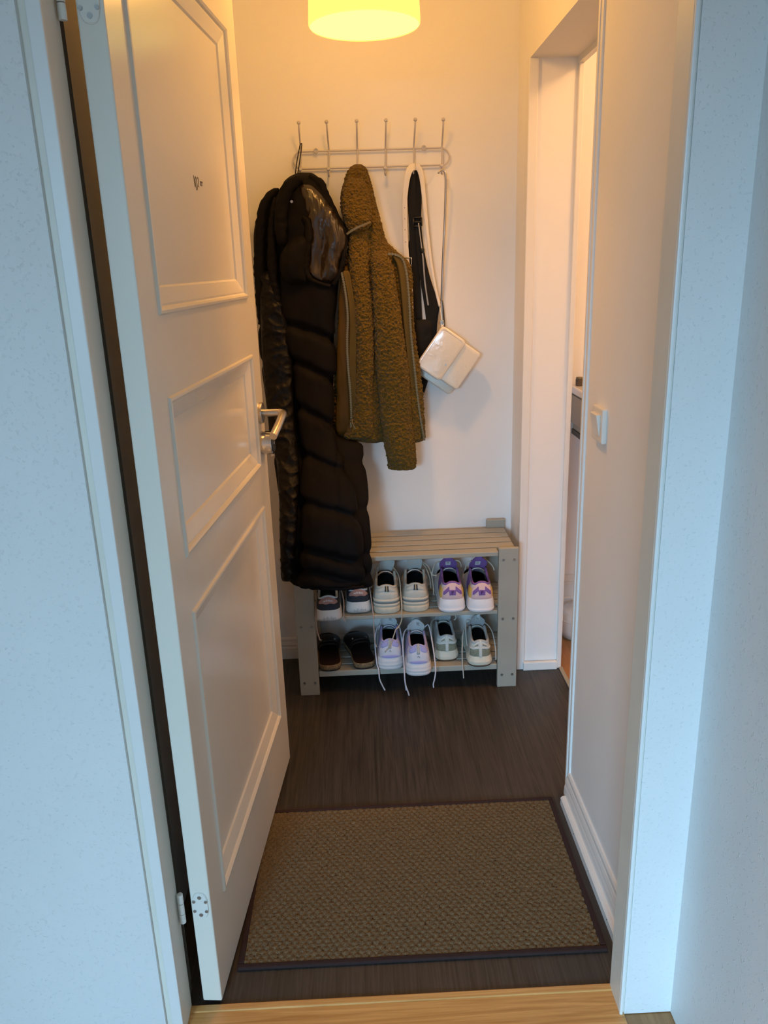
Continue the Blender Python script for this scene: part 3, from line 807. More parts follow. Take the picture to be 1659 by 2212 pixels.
    (0.2252, 2.8942, 1.8381, 0.0094),
    (0.2343, 2.8962, 1.8076, 0.0079),
    (0.2413, 2.8982, 1.7416, 0.0067),
    (0.2495, 2.8982, 1.6517, 0.0056),
    (0.2609, 2.8982, 1.5446, 0.0049),
    (0.2759, 2.8962, 1.4506, 0.0043),
    (0.2912, 2.8922, 1.3837, 0.0043),
  ],
  'black_strap_a': [
    (0.2081, 2.8982, 1.8332, 0.0078),
    (0.2013, 2.8982, 1.8087, 0.0126),
    (0.1990, 2.9062, 1.7434, 0.0143),
    (0.2029, 2.9162, 1.6690, 0.0145),
    (0.2051, 2.9262, 1.5775, 0.0147),
    (0.2086, 2.9322, 1.4836, 0.0165),
    (0.2145, 2.9352, 1.3386, 0.0168),
  ],
  'black_strap_b': [
    (0.2133, 2.9042, 1.8337, 0.0079),
    (0.2208, 2.9062, 1.8090, 0.0095),
    (0.2231, 2.9102, 1.7430, 0.0111),
    (0.2205, 2.9142, 1.6684, 0.0112),
    (0.2274, 2.9202, 1.5767, 0.0130),
    (0.2426, 2.9242, 1.4826, 0.0181),
    (0.2617, 2.9282, 1.4023, 0.0249),
    (0.2781, 2.9342, 1.3284, 0.0319),
    (0.2845, 2.9382, 1.2620, 0.0305),
  ],
  'black_strap_c': [
    (0.1929, 2.9302, 1.6088, 0.0049),
    (0.1862, 2.9322, 1.5158, 0.0066),
    (0.1892, 2.9342, 1.4204, 0.0083),
    (0.1973, 2.9342, 1.3229, 0.0117),
  ],
  'grey_strip': [
    (0.2213, 2.9042, 1.6649, 0.0019),
    (0.2287, 2.9082, 1.6071, 0.0019),
    (0.2361, 2.9122, 1.5454, 0.0026),
    (0.2417, 2.9162, 1.4670, 0.0026),
    (0.2525, 2.9202, 1.3868, 0.0027),
  ],
}

# ------------------------------------------------------------------ hanging clothes
def sstep(a,b,x): t=min(1,max(0,(x-a)/(b-a))); return t*t*(3-2*t)
def seam_pinch(z,seams,wid,depth):
    d=min(abs(z-s) for s in seams); t=d/wid
    return -depth*math.exp(-t*t*1.6)
SEAMS=[1.32,1.19,1.04,.885,.742,.597,.522]
def puff(a,b,v,x,y,z):
    if b<-.3: return 0
    zz=z+.028*a*(1 if z<.95 else 1.3)+.012*NZ(x*9,0,z*9)
    o=seam_pinch(zz,SEAMS,.022,.019)
    near=math.exp(-(min(abs(zz-s) for s in SEAMS)/.04)**2)
    o+=.005*NZ(x*38,3,z*14)*(.35+near)+.010*NZ(x*8,7,z*7)
    sx=-.075+.05*(z-.6); o-=.006*math.exp(-((x-sx+.03)/.006)**2)*sstep(1.2,1.0,z)   # long vertical seam
    return o+.004
def puff_back(a,b,v,x,y,z): return .006*NZ(x*20,3,z*6)+seam_pinch(z+.02*a,SEAMS,.02,.008)
def crumple(a,b,v,x,y,z):
    if b<-.3: return 0
    r=1-abs(NZ(x*16+3,2,z*22)); r2=1-abs(NZ(x*34+9,5,z*30+x*12))
    return (.007*(r**4)+.004*(r2**5)-.005)*sstep(.1,.7,b)+.004*NZ(x*7,1,z*8)
def hoodfold(a,b,v,x,y,z):
    if b<-.2: return 0
    k=sstep(0,.4,v)
    r=1-abs(NZ(x*26,2,z*9+x*4)); r2=1-abs(NZ(x*55+9,5,z*16))
    hollow=-.022*math.exp(-((a+.25)/.35)**2)*sstep(.35,.6,v)*sstep(1,.75,v)
    return (.010*r**4+.004*r2**5-.006)*k+hollow+.006*NZ(x*12,0,z*12)
def wrinkle(amp,sx,sz): 
    def fn(a,b,v,x,y,z): return amp*NZ(x*sx,4,z*sz)+amp*.5*NZ(x*sx*2.3,9,z*sz*2.3)
    return fn
def roll_disp(p,u,th): return .0035*NZ(p.x*50,p.y*50,p.z*70)+.002*NZ(p.x*120,p.y*120,p.z*60)
def clothpart(name,key,nc,nr,disp,m,parent,p=2.3,rt=.02,rb=.012,label=None):
    v,f=loft(SHAPES[key],nc,nr,disp,p,rt,rb); o=part(name,v,f,m,parent)
    if label: o['label']=label
    return o
def rollpart(name,key,m,parent,n=18,k=60):
    q=cr(SHAPES[key],k); v,f=sweep([p[:3] for p in q],[max(.001,p[3]) for p in q],n,disp=roll_disp); return part(name,v,f,m,parent)

t=thing('puffer_coat','long black quilted puffer coat hanging by its hood','coat',(-.1753,YB-.05,1.835))
clothpart('back_panel','coat_back',56,150,puff_back,M['puffer'],t,rb=.01)
clothpart('front_panel','coat_front',84,260,puff,M['puffer'],t,2.6,.03,.018)
clothpart('front_facing','coat_flap',60,260,crumple,M['puffer_shine'],t,2.2,.03,.02,label='glossy crumpled black inner facing')
hd=clothpart('hood','hood_outer',64,120,wrinkle(.006,18,14),M['puffer'],t,2.2,.03,.03)
clothpart('hood_lining','hood_lining',72,150,hoodfold,M['hoodlin'],hd,2.2,.02,.02,label='shiny dark satin hood lining, brown lamp tint painted in')
clothpart('hood_edge','hood_edge_puff',48,70,wrinkle(.006,30,12),M['puffer'],hd,2.2,.025,.025)
for k in ('roll_left','roll_right','roll_hood_front'): rollpart('hood_roll',k,M['puffer'],hd)
for k in ('fold_a','fold_b'): rollpart('sleeve_fold',k,M['puffer'],t,18,80)
# drawcord stopper and hem
q=cr(SHAPES['coat_front'],40); 
hem=[]
for u in np.linspace(-.95,.95,40):
    xl,zl,xr,zr,yc,ht=q[-1]; hem.append(((xl+xr)/2+u*(xr-xl)/2, yc-ht*.9*math.sqrt(max(.02,1-u*u*.9)), zl+.006-.012*(u+1)/2))
vv,ff=sweep(hem,.0065,10,disp=roll_disp); part('hem',vv,ff,M['puffer'],t)
MB().cyl((-.20,YB-.19,1.735),(0,-1,0),.0045,.012,10).build('cord_stopper',M['screw'],t)
LB=[Vector(p) for p in ((-.321,2.690,.908),(-.287,2.681,.920),(-.284,2.686,.955),(-.318,2.695,.943))]
tg=part('care_label',LB+[p+Vector((0,.0015,0)) for p in LB],[(0,1,2,3),(4,5,6,7),(0,1,5,4),(1,2,6,5),(2,3,7,6),(3,0,4,7)],M['tag'],t,False)
tg['label']='white printed care label'
mb=MB()
for k in range(5):
    a=LB[0].lerp(LB[3],.2+.14*k); b_=LB[1].lerp(LB[2],.2+.14*k); a,b_=a.lerp(b_,.15)+Vector((0,-.0008,0)),a.lerp(b_,.85 if k%2 else .6)+Vector((0,-.0008,0))
    mb.add([a,b_,b_+Vector((0,0,.0018)),a+Vector((0,0,.0018))],[(0,1,2,3)])
mb.build('print_line',M['print'],tg)

def curl(a,b,v,x,y,z):
    o=.0055*(1-abs(NZ(x*85,y*85,z*85)))**2.5+.003*NZ(x*160,y*160,z*160)-.002
    return o-.001
def body_curl(a,b,v,x,y,z):
    o=curl(a,b,v,x,y,z)
    if b>0:
        o+=.012*math.sin((x*38+NZ(x*3,0,z*3)*1.5))*sstep(1.75,1.5,z)-.012*math.exp(-((x-.045-.02*(1.8-z))/.012)**2)*sstep(1.9,1.7,z)
        o-=.010*math.exp(-((x-.012)/.01)**2)*sstep(1.86,1.80,z)*sstep(1.6,1.68,z)
    return o
def sleeve_curl(a,b,v,x,y,z): return curl(a,b,v,x,y,z)+.010*NZ(x*9,2,z*5)
t=thing('fleece_jacket','olive sherpa fleece zip jacket hanging beside black coat','jacket',(.0152,YB-.05,1.835))
clothpart('body','jacket_body',190,330,body_curl,M['sherpa'],t,2.2,.02,.02)
clothpart('sleeve','jacket_sleeve',120,290,sleeve_curl,M['sherpa'],t,2.2,.05,.01)
clothpart('front_panel','jacket_front',100,280,sleeve_curl,M['sherpa'],t,2.2,.04,.015)
clothpart('collar','jacket_collar',110,110,sleeve_curl,M['sherpa'],t,2.2,.03,.015)
clothpart('lining','jacket_lining',40,130,wrinkle(.006,30,7),M['olive_satin'],t,2.2,.02,.015,label='smooth golden olive satin lining')
for k in ('placket_left','placket_right'):
    clothpart('zip_placket',k,30,120,lambda a,b,v,x,y,z:(.0016*math.cos(a*10) if b>0 else 0),M['olive_cloth'],t,3.2,.015,.01)
for k in ('zip_left','zip_right','zip_collar'):
    q=cr(SHAPES[k],140 if k!='zip_collar' else 40); mb=MB()
    for i in range(len(q)-1):
        a=Vector(q[i][:3]); d=(Vector(q[i+1][:3])-a); L=d.length; d.normalize(); w=d.cross(Vector((0,1,0))).normalized(); nn=w.cross(d)
        hw=.0042 if i%2 else .0028
        P8=[a+w*sx*hw+nn*sn*.0016+d*st*L*.72 for st in (0,1) for sx,sn in ((-1,-1),(1,-1),(1,1),(-1,1))]
        mb.add(P8,[(0,1,2,3),(4,5,6,7),(0,1,5,4),(1,2,6,5),(2,3,7,6),(3,0,4,7)])
    mb.tube([p[:3] for p in q[::4]],.0012,6)
    mb.build('zipper',M['brass'],t)
vv,ff=curve_tube(SHAPES['zip_pull'],.002,6,30); part('zip_pull',vv,ff,M['brass'],t)
a=SHAPES['zip_left'][-1]; MB().box(a[0]-.006,a[0]+.006,a[1]-.010,a[1]-.002,a[2]+.004,a[2]+.028).build('zip_slider',M['brass'],t,bevel=.002)

# ------------------------------------------------------------------ black bag
t=thing('black_bag','black webbing shoulder bag hanging behind white handbag','bag',(.2062,YB-.045,1.84))
clothpart('body','black_bag',48,60,wrinkle(.006,22,18),M['black_web'],t,2.6,.02,.02)
for k,th in (('black_strap_a',.003),('black_strap_b',.003),('black_strap_c',.003)):
    v,f=ribbon(SHAPES[k],th); part('strap',v,f,M['black_web'],t)
v,f=ribbon(SHAPES['grey_strip'],.0012); part('strap_edge',v,f,M['grey_edge'],t)['label']='thin grey reflective edge'
mb=MB(); bxp=(.218,YB-.040,1.655)
for dz in (-.0,.014,.028): mb.cyl((bxp[0]-.014,bxp[1],bxp[2]+dz),(1,0,0),.003,.028,8)
mb.cyl((bxp[0]-.014,bxp[1],bxp[2]),(0,0,1),.003,.028,8).cyl((bxp[0]+.014,bxp[1],bxp[2]),(0,0,1),.003,.028,8)
mb.build('strap_slider',M['black_plastic'],t,smooth=True)
MB().ball((.234,YB-.034,1.575),.008,10,1.4).build('clip',M['black_plastic'],t,smooth=True)

# ------------------------------------------------------------------ white handbag
t=thing('white_handbag','cream croc embossed flap handbag hanging tilted by strap','handbag',(.2062,YB-.05,1.845))
T_=Vector((.300,0,1.317)); L_=Vector((.204,0,1.183)); e1=(T_-L_); W1=e1.length; e1.normalize(); e2=Vector((e1.z,0,-e1.x))
def PB(a,b,y): q=L_+e1*a+e2*b; return (q.x,y,q.z)
def rounded(w0,w1,h0,h1,r,n=6):
    out=[]
    for cx,cy,a0 in ((w1-r,h1-r,0),(w0+r,h1-r,90),(w0+r,h0+r,180),(w1-r,h0+r,270)):
        for k in range(n+1):
            a=math.radians(a0+90*k/n); out.append((cx+r*math.cos(a),cy+r*math.sin(a)))
    return out
def slab(name,w0,w1,h0,h1,r,yf,yb,bev,m,parent,k=None):
    o=rounded(w0,w1,h0,h1,r); n=len(o); cx=(w0+w1)/2; cy=(h0+h1)/2; v=[]
    def sh(d): return [(p[0]+(cx-p[0])*d/((w1-w0)/2),p[1]+(cy-p[1])*d/((h1-h0)/2)) for p in o]
    lv=[(bev,yf),(bev*.3,yf+bev*.3),(0,yf+bev),(0,yb-bev),(bev*.3,yb-bev*.3),(bev,yb)]
    for d,y in lv: v+=[PB(p[0],p[1],y) for p in sh(d)]
    f=[(i*n+j,i*n+(j+1)%n,(i+1)*n+(j+1)%n,(i+1)*n+j) for i in range(5) for j in range(n)]+[tuple(range(n)),tuple(range(5*n,6*n))[::-1]]
    return part(name,v,f,m,parent,True)
HB=.172
slab('body',.004,W1-.004,.004,HB,.012,YB-.088,YB-.050,.006,M['white_leather'],t)
slab('back_pocket',-.026,W1-.03,.012,HB-.006,.012,YB-.052,YB-.030,.005,M['white_leather'],t)
fl=slab('flap',-.002,W1+.002,-.006,.100,.016,YB-.100,YB-.086,.005,M['white_leather'],t)
# stitched edge and clasp
st=[PB(a,b,YB-.1005) for a,b in rounded(.006,W1-.006,.002,.092,.012,5)]
MB().tube(st,.0007,5,closed=True).build('stitching',M['white_strap'],fl,smooth=True)
o2=PB(.06,.082,YB-.101); MB().cyl(o2,(0,-1,0),.003,.002,12).build('stud',M['chrome'],fl)
for k,nm in (('white_strap_front','strap'),('white_strap_lower','strap'),('white_strap_back','strap')):
    v,f=ribbon(SHAPES[k],.0035,50); so=part(nm,v,f,M['white_strap'],t)
    if k=='white_strap_front':
        q_=cr(SHAPES[k],200)[80:]
        for zz in (1.715,1.68,1.645,1.605):
            c_=min(q_,key=lambda p:abs(p[2]-zz))
            MB().cyl((c_[0],c_[1]-.0012,c_[2]),(0,-1,0),.0014,.0012,8).build('strap_hole',M['hole'],so)
bk=(.1815,YB-.036,1.538)
MB().tube([(bk[0]+dx,bk[1],bk[2]+dz) for dx,dz in ((-.013,-.014),(.013,-.014),(.013,.014),(-.013,.014))],.0022,6,closed=True).build('buckle',M['chrome'],t,smooth=True)
MB().box(bk[0]-.012,bk[0]+.013,bk[1]-.004,bk[1]+.006,bk[2]-.028,bk[2]-.020).build('strap_keeper',M['white_strap'],t,bevel=.002)
e=SHAPES['white_strap_back'][-1]
vv,ff=curve_tube([e[:3],((e[0]+.2965)/2,YB-.062,(e[2]+1.335)/2),(.2965,YB-.07,1.336)],.0016,8,12); part('strap_end',vv,ff,M['white_strap'],t)
MB().tube([(.297+.0065*math.cos(a),YB-.07,1.327+.009*math.sin(a)) for a in np.linspace(0,2*math.pi,18,endpoint=False)],.0016,7,closed=True).build('ring',M['chrome'],t,smooth=True)
MB().box(.292,.303,YB-.074,YB-.066,1.308,1.322).build('ring_tab',M['white_leather'],t,bevel=.002)

# ------------------------------------------------------------------ shoehorn and cord
t=thing('shoehorn','long thin metal shoehorn with crook on the end hook','shoehorn',(.3017,YB-.06,1.835))
vv,ff=curve_tube(SHAPES['shoehorn'][:-1],.003,12,90); part('rod',vv,ff,M['steel'],t)
a=SHAPES['shoehorn'][-2]; mb=MB()
rows=[(a[0],a[2],.004),(a[0]-.001,a[2]-.03,.009),(a[0]-.003,a[2]-.08,.014),(a[0]-.004,a[2]-.14,.017),(a[0]-.005,a[2]-.17,.012)]
v=[];f=[]
for x,z,w in rows:
    for k in range(7): u=-1+k/3; v.append((x+w*u,YB-.020-.005*u*u,z))
    for k in range(7): u=-1+k/3; v.append((x+w*u,YB-.018-.005*u*u,z))
for i in range(len(rows)-1):
    for k in range(6):
        f.append((i*14+k,i*14+k+1,(i+1)*14+k+1,(i+1)*14+k)); f.append((i*14+7+k,i*14+8+k,(i+1)*14+8+k,(i+1)*14+7+k))
part('blade',v,f,M['steel'],t)
t=thing('elastic_cord','thin black elastic cord loop on hook above the coat','cord',(-.1735,YB-.05,1.93))
vv,ff=curve_tube(SHAPES['black_cord'],.002,7,70); part('loop',vv,ff,M['black_web'],t)

# ------------------------------------------------------------------ shoes
def rubber(name,c,r=.55,**k): return mat(name,c,r,bump=(90,.12),**k)
SM={}
def sm(key,col,rough=.7,bump=(140,.2),var=None,spec=.3):
    if key not in SM: SM[key]=mat(key,col,rough,bump=bump,var=var,spec=spec)
    return SM[key]
class Shoe:
    def __init__(s,name,label,x,y,z,rz,L=.285,wh=.044,wb=.052,sole=.036,base=None,heel=.092,dip=.085,throat=.105,ty=.135,inset=.76,lean=.012,toe=.055,group=None,flare=.004):
        s.M=Matrix.Translation((x,y,z+.0004))@Matrix.Rotation(rz,4,'Z')
        s.L,s.wh,s.wb,s.sole=L,wh,wb,sole; s.base=base or sole*.8
        s.heel,s.dip,s.throat,s.ty,s.inset,s.lean,s.toe,s.flare=heel,dip,throat,ty,inset,lean,toe,flare
        s.t=thing(name,label,'shoe',(x,y,z),'shoes on the bench shelves')
        # outline, right half from heel to toe
        ys=[];N=60
        for k in range(N+1): ys.append(L*(.5-.5*math.cos(math.pi*k/N)))
        s.half=[(s.w(y),y) for y in ys]
    def w(s,y):
        L=s.L; ry=.036; rt=.085
        yn=[0,.2,.42,.72,.85,1.0]; wn=[s.wh,s.wh,s.wh*.95,s.wb,s.wb*.97,s.wb*.9]
        b=float(np.interp(y/L,yn,wn)); 
        if y<ry: b*=max(0,1-((ry-y)/ry)**2.6)**(1/2.6)
        if y>L-rt: b*=max(0,1-((y-(L-rt))/rt)**2.2)**(1/2.2)
        return b
    def X(s,p): return tuple(s.M@Vector(p))
    def mesh(s,name,v,f,m,parent=None,smooth=True,label=None):
        o=part(name,[s.X(p) for p in v],f,m,parent or s.t,smooth)
        if label: o['label']=label
        return o
    def loop(s,off):
        """closed footprint outline grown by off"""
        r=[(w,y) for w,y in s.half]; pts=[(w,y) for w,y in r]+[(-w,y) for w,y in r[-2:0:-1]]
        n=len(pts); out=[]
        for i in range(n):
            a=Vector((*pts[i-1],0)); b=Vector((*pts[(i+1)%n],0)); t=(b-a); 
            nrm=Vector((t.y,-t.x,0)); nrm=nrm.normalized() if nrm.length>1e-9 else Vector((0,0,0))
            out.append((pts[i][0]+nrm.x*off,pts[i][1]+nrm.y*off))
        return out
    def rings(s,name,prof,m,capb=True,capt=True,zf=None,smooth=True,parent=None,wob=None):
        v=[];f=[];n=None
        for k,(off,z) in enumerate(prof):
            lp=s.loop(off); n=len(lp)
            for i,(x,y) in enumerate(lp):
                zz=zf(y,z) if zf else z
                if wob and 0<k<len(prof)-1:
                    q=wob(i/n,y,z); x*=1+q; 
                v.append((x,y,zz))
        for k in range(len(prof)-1):
            for i in range(n): f.append((k*n+i,k*n+(i+1)%n,(k+1)*n+(i+1)%n,(k+1)*n+i))
        if capb: f.append(tuple(range(n))[::-1])
        if capt: f.append(tuple(range((len(prof)-1)*n,len(prof)*n)))
        return s.mesh(name,v,f,m,parent,smooth)
    def B(s,u):
        """point of the foot outline for u in -1..1, 0 = back of the heel"""
        if not hasattr(s,'arc'):
            P=[(s.w(y),y) for y in [s.ty*(k/80)**2 for k in range(81)]]
            d=[0]
            for a,b in zip(P,P[1:]): d.append(d[-1]+math.hypot(b[0]-a[0],b[1]-a[1]))
            s.arc=(np.array(d)/d[-1],np.array([p[0] for p in P]),np.array([p[1] for p in P]),d[-1])
        a=abs(u); x=float(np.interp(a,s.arc[0],s.arc[1])); y=float(np.interp(a,s.arc[0],s.arc[2]))
        return (math.copysign(x,u),y)
    def H(s,u):
        a=abs(u); return float(np.interp(a,[0,.10,.22,.40,.7,1],[s.heel,s.heel*.985,s.heel*.93,s.dip,s.dip*1.03,s.throat]))
    def S(s,u,v,off=0.0):
        def pos(u,v):
            x,y=s.B(u); x*=.97; y=y+.002
            top=s.H(u); z=s.base+(top-s.base)*v
            ins=1-(1-s.inset)*(v**1.3)*(1-.25*math.exp(-(u/.2)**2))
            yy=y+s.lean*math.exp(-(u/.25)**2)*(v**1.2)-.004*math.sin(math.pi*min(1,v))*math.exp(-(u/.3)**2)
            xx=x*ins+math.copysign(.0025*math.sin(math.pi*min(1,v)),x)*min(1,abs(u)*6)
            return Vector((xx,yy,z))
        p=pos(u,v)
        if off:
            e=.01; du=pos(min(1,u+e),v)-pos(max(-1,u-e),v); dv=pos(u,min(1,v+e))-pos(u,max(0,v-e))
            n=du.cross(dv); 
            if n.length>1e-12:
                n.normalize(); c=Vector((0,.06,p.z))
                if n.dot(p-c)<0: n=-n
                p=p+n*off
        return p
    def wall(s,nu=72,nv=16,off=0,v0=0,v1=1):
        v=[];f=[]
        for i in range(nv+1):
            for j in range(nu+1): v.append(s.S(-1+2*j/nu,v0+(v1-v0)*i/nv,off))
        for i in range(nv):
            for j in range(nu): a=i*(nu+1)+j; f.append((a,a+1,a+nu+2,a+nu+1))
        return v,f
    def upper(s,m,lining,insole,rim=None,rimr=.0042,bulge=None):
        v,f=s.wall()
        # vamp over the forefoot
        n0=len(v); ny,na=26,20
        for i in range(ny+1):
            k=i/ny; y=s.ty+(s.L-.004-s.ty)*k; w=s.w(y)*.965
            h=s.base+(s.throat-.004-s.base)*(1-k)**1.15+(s.toe-s.base)*(1-(2*k-1)**2)*.55*(1 if k>.3 else k/.3)
            h*=1 if k<.9 else max(.35,math.sqrt(max(0,1-((k-.9)/.1)**2)))
            for j in range(na+1):
                a=math.pi*j/na; c=math.cos(a); 
                x=-w*math.copysign(abs(c)**.75,c)*(1-(1-s.inset)*.5*math.sin(a)**2); z=s.base+(max(h,s.base+.004)-s.base)*math.sin(a)**.85
                v.append((x,y,z))
        for i in range(ny):
            for j in range(na): a=n0+i*(na+1)+j; f.append((a,a+1,a+na+2,a+na+1))
        up=s.mesh('upper',v,f,m)
        rp=[s.S(u,1,-.002) for u in np.linspace(-1,1,60)]
        vv,ff=sweep(rp,rimr,8); s.mesh('collar_rim',vv,ff,rim or m)
        lv,lf=s.wall(60,10,-.007,.05,1.0)
        s.mesh('lining',lv,lf,lining)
        z=s.sole+.008; lp=s.loop(-.006); lp=[p for p in lp]; s.mesh('insole',[(x,y,z) for x,y in lp],[tuple(range(len(lp)))],insole)
        return up
    def patch(s,name,u0,u1,vlo,vhi,m,off=.0012,nu=28,nv=8,label=None,parent=None):
        lo=vlo if callable(vlo) else (lambda a:vlo); hi=vhi if callable(vhi) else (lambda a:vhi)
        v=[];f=[]
        for i in range(nv+1):
            for j in range(nu+1):
                a=-1+2*j/nu; u=u0+(u1-u0)*j/nu; b=lo(a)+(hi(a)-lo(a))*i/nv
                e=off*(.2 if i in(0,nv) or j in (0,nu) else 1)
                v.append(s.S(u,b,e))
        for i in range(nv):
            for j in range(nu): a=i*(nu+1)+j; f.append((a,a+1,a+nu+2,a+nu+1))
        return s.mesh(name,v,f,m,parent,True,label)
    def text(s,txt,m,uc,vc,hv,us,off=.002,name='lettering',onsole=None,bold=.0,parent=None):
        """lettering laid onto the heel: us = u per unit of text width, hv = v height"""
        c=bpy.data.curves.new('txt','FONT'); c.body=txt; c.align_x='CENTER'; c.align_y='CENTER'; c.size=1; c.offset=bold; c.resolution_u=3
        o=bpy.data.objects.new('txt',c); COL.objects.link(o)
        me=o.to_mesh(); V=[tuple(q.co) for q in me.vertices]; F=[tuple(p.vertices) for p in me.polygons]
        o.to_mesh_clear(); bpy.data.objects.remove(o); bpy.data.curves.remove(c)
        if onsole:
            def mp(x,y):
                u=uc+x*us; bx,by=s.B(u); k=Vector((bx,by-.05,0)).normalized(); return (bx+k.x*onsole[1],by+k.y*onsole[1],onsole[0]+y*hv)
            W=[mp(x,y) for x,y,_ in V]
        else: W=[s.S(uc+x*us,vc+y*hv,off) for x,y,_ in V]
        return s.mesh(name,W,F,m,parent,False)
    def tongue(s,m,h,tw=.026,y0=None,lean=.0,skew=0,curl=.010,top=.012,base_z=.085,name='tongue'):
        """padded tongue standing up out of the throat"""
        y0=s.ty-.004 if y0 is None else y0
        nu,nv=14,16; F=[];Bk=[]
        for i in range(nv+1):
            k=i/nv
            for j in range(nu+1):
                a=-1+2*j/nu; ww=tw*(.80+.25*math.sin(math.pi*min(1,k*.75)))*(1 if k<.75 else math.sqrt(max(.05,1-((k-.75)/.25*.8)**2)))
                x=a*ww+skew*k; zz=base_z+(h-base_z)*k-.5*top*abs(a)**3*k
                yy=y0+.055*(1-k)**1.4+lean*k-curl*(a*a)*(.4+.6*k)
                F.append((x,yy,zz)); Bk.append((x*1.03,yy+.0075*(1-.5*abs(a)),zz+(.002 if k>.9 else 0)))
        v=F+Bk; n=len(F); f=[]
        for i in range(nv):
            for j in range(nu):
                a=i*(nu+1)+j; q=(a,a+1,a+nu+2,a+nu+1); f.append(q); f.append(tuple(x+n for x in q[::-1]))
        edge=[j for j in range(nu+1)]+[(i+1)*(nu+1)-1 for i in range(1,nv+1)]+[nv*(nu+1)+j for j in range(nu-1,-1,-1)]+[i*(nu+1) for i in range(nv-1,0,-1)]
        for a,b in zip(edge,edge[1:]+edge[:1]): f.append((a,b,b+n,a+n))
        s.tfun=lambda a,k:Vector(F[int(round(k*nv))*(nu+1)+int(round((a+1)/2*nu))])
        return s.mesh(name,v,f,m)
    def tlabel(s,m,a0,a1,k0,k1,parent,prt=None):
        c=[s.tfun(a,k)+Vector((0,-.0012,.0004)) for a,k in ((a0,k0),(a1,k0),(a1,k1),(a0,k1))]
        o=s.mesh('size_label',c+[p+Vector((0,.001,0)) for p in c],[(0,1,2,3),(4,5,6,7),(0,1,5,4),(1,2,6,5),(2,3,7,6),(3,0,4,7)],m,parent,False)
        if prt:
            mb=MB()
            for q in (.25,.45,.65,.8):
                p0=c[0].lerp(c[3],q); p1=c[1].lerp(c[2],q); A=p0.lerp(p1,.15)+Vector((0,-.0006,0)); Bq=p0.lerp(p1,.6+.25*((q*7)%1))+Vector((0,-.0006,0)); up=(c[3]-c[0])*.07
                mb.add([A,Bq,Bq+up,A+up],[(0,1,2,3)])
            s.mesh('label_print',mb.v,mb.f,prt,o,False)
        return o
    def lace(s,pts,m,r=.0022,name='lace'):
        v,f=curve_tube([tuple(p) for p in pts],r,6,max(20,len(pts)*8)); return s.mesh(name,v,f,m)
    def lacing(s,m,n=4):
        for i in range(n):
            y=s.ty+.014+i*.017; k=(y-s.ty)/(s.L-s.ty); h=s.base+(s.throat-.004-s.base)*(1-k)**1.15+(s.toe-s.base)*(1-(2*k-1)**2)*.55*(1 if k>.3 else k/.3)+.004
            s.lace([(-.026,y,h-.010),(-.012,y+.002,h-.001),(0,y+.004,h),(.012,y+.002,h-.001),(.026,y,h-.010)],m,.0025)

WHITE=sm('white_rubber',(.74,.73,.74),.5)
WORN=mat('worn_cream_rubber',(.60,.55,.44),.6,bump=(90,.2),var=(18,.22))
INS=sm('dark_insole',(.03,.03,.035),.9)
LACEW=sm('white_cotton_lace',(.66,.66,.64),.9)
PRN=M['print']

# --- navy runners with salmon heel tabs, top shelf
def navy(x,y,rz,label,lace_pts):
    s=Shoe('running_shoe',label,x,y,.3146,rz,wh=.043,wb=.046,sole=.040,base=.036,heel=.098,dip=.086,throat=.10,ty=.108,lean=.010,inset=.80)
    NV=sm('navy_mesh',(.028,.036,.050),.85,(260,.4)); SA=sm('salmon_suede',(.42,.235,.205),.85); BL=sm('pale_blue_collar',(.50,.60,.68),.8)
    solem=sm('cool_white_foam',(.70,.71,.71),.55)
    s.rings('midsole',[(-.006,.002),(.000,.0),(.0045,.008),(.005,.018),(.003,.028),(-.0005,.040),(-.002,.048)],solem,zf=lambda yy,z:z+(0.004*math.exp(-yy/.03) if z>.03 else 0)+max(0,.006-yy*.25)*(z<.012))
    s.upper(NV,sm('black_lining',(.012,.012,.014),.9),INS,rim=BL)
    hb=s.patch('heel_tab',-.30,.30,lambda a:.56+.10*abs(a)**2+.02*math.sin(a*9),lambda a:.985-.20*abs(a)**3,SA,.002,label='salmon suede heel tab')
    s.text('adidas',sm('white_print',(.80,.80,.78),.6),-.0,.76,.16,.105,.004,bold=.012,parent=hb)
    s.text('adidas',sm('pressed_grey',(.44,.45,.46),.7),.02,0,.020,.125,name='pressed_lettering',onsole=(.018,.0062),bold=.01)
    tg=s.tongue(BL,.128,tw=.024,lean=.012,curl=.006)
    s.lacing(LACEW,3)
    for p in lace_pts: s.lace(p,sm('pink_grey_lace',(.46,.36,.32),.9),.0021)
    return s
navy(-.1469,2.5914,.04,'navy running shoe with salmon heel tab, standing beside grey bench leg',
   [[(-.030,.14,.10),(-.041,.09,.085),(-.044,.05,.058),(-.046,.015,.030),(-.046,-.006,.0),(-.043,-.010,-.03),(-.036,-.010,-.062)],
    [(.030,.14,.10),(.050,.10,.075),(.056,.06,.05),(.054,.03,.02),(.053,.015,.004),(.058,.012,-.008)]])
navy(-.0389,2.6514,.05,'navy running shoe with salmon heel tab, standing beside cream sneaker',
   [[(.030,.14,.10),(.043,.08,.085),(.047,.03,.06),(.048,-.006,.03),(.050,-.024,.0),(.050,-.025,-.04),(.052,-.025,-.10),(.058,-.025,-.125)],
    [(.028,.13,.10),(.042,.07,.09),(.046,.02,.06),(.0495,.0,.02),(.0495,.002,.004)]])

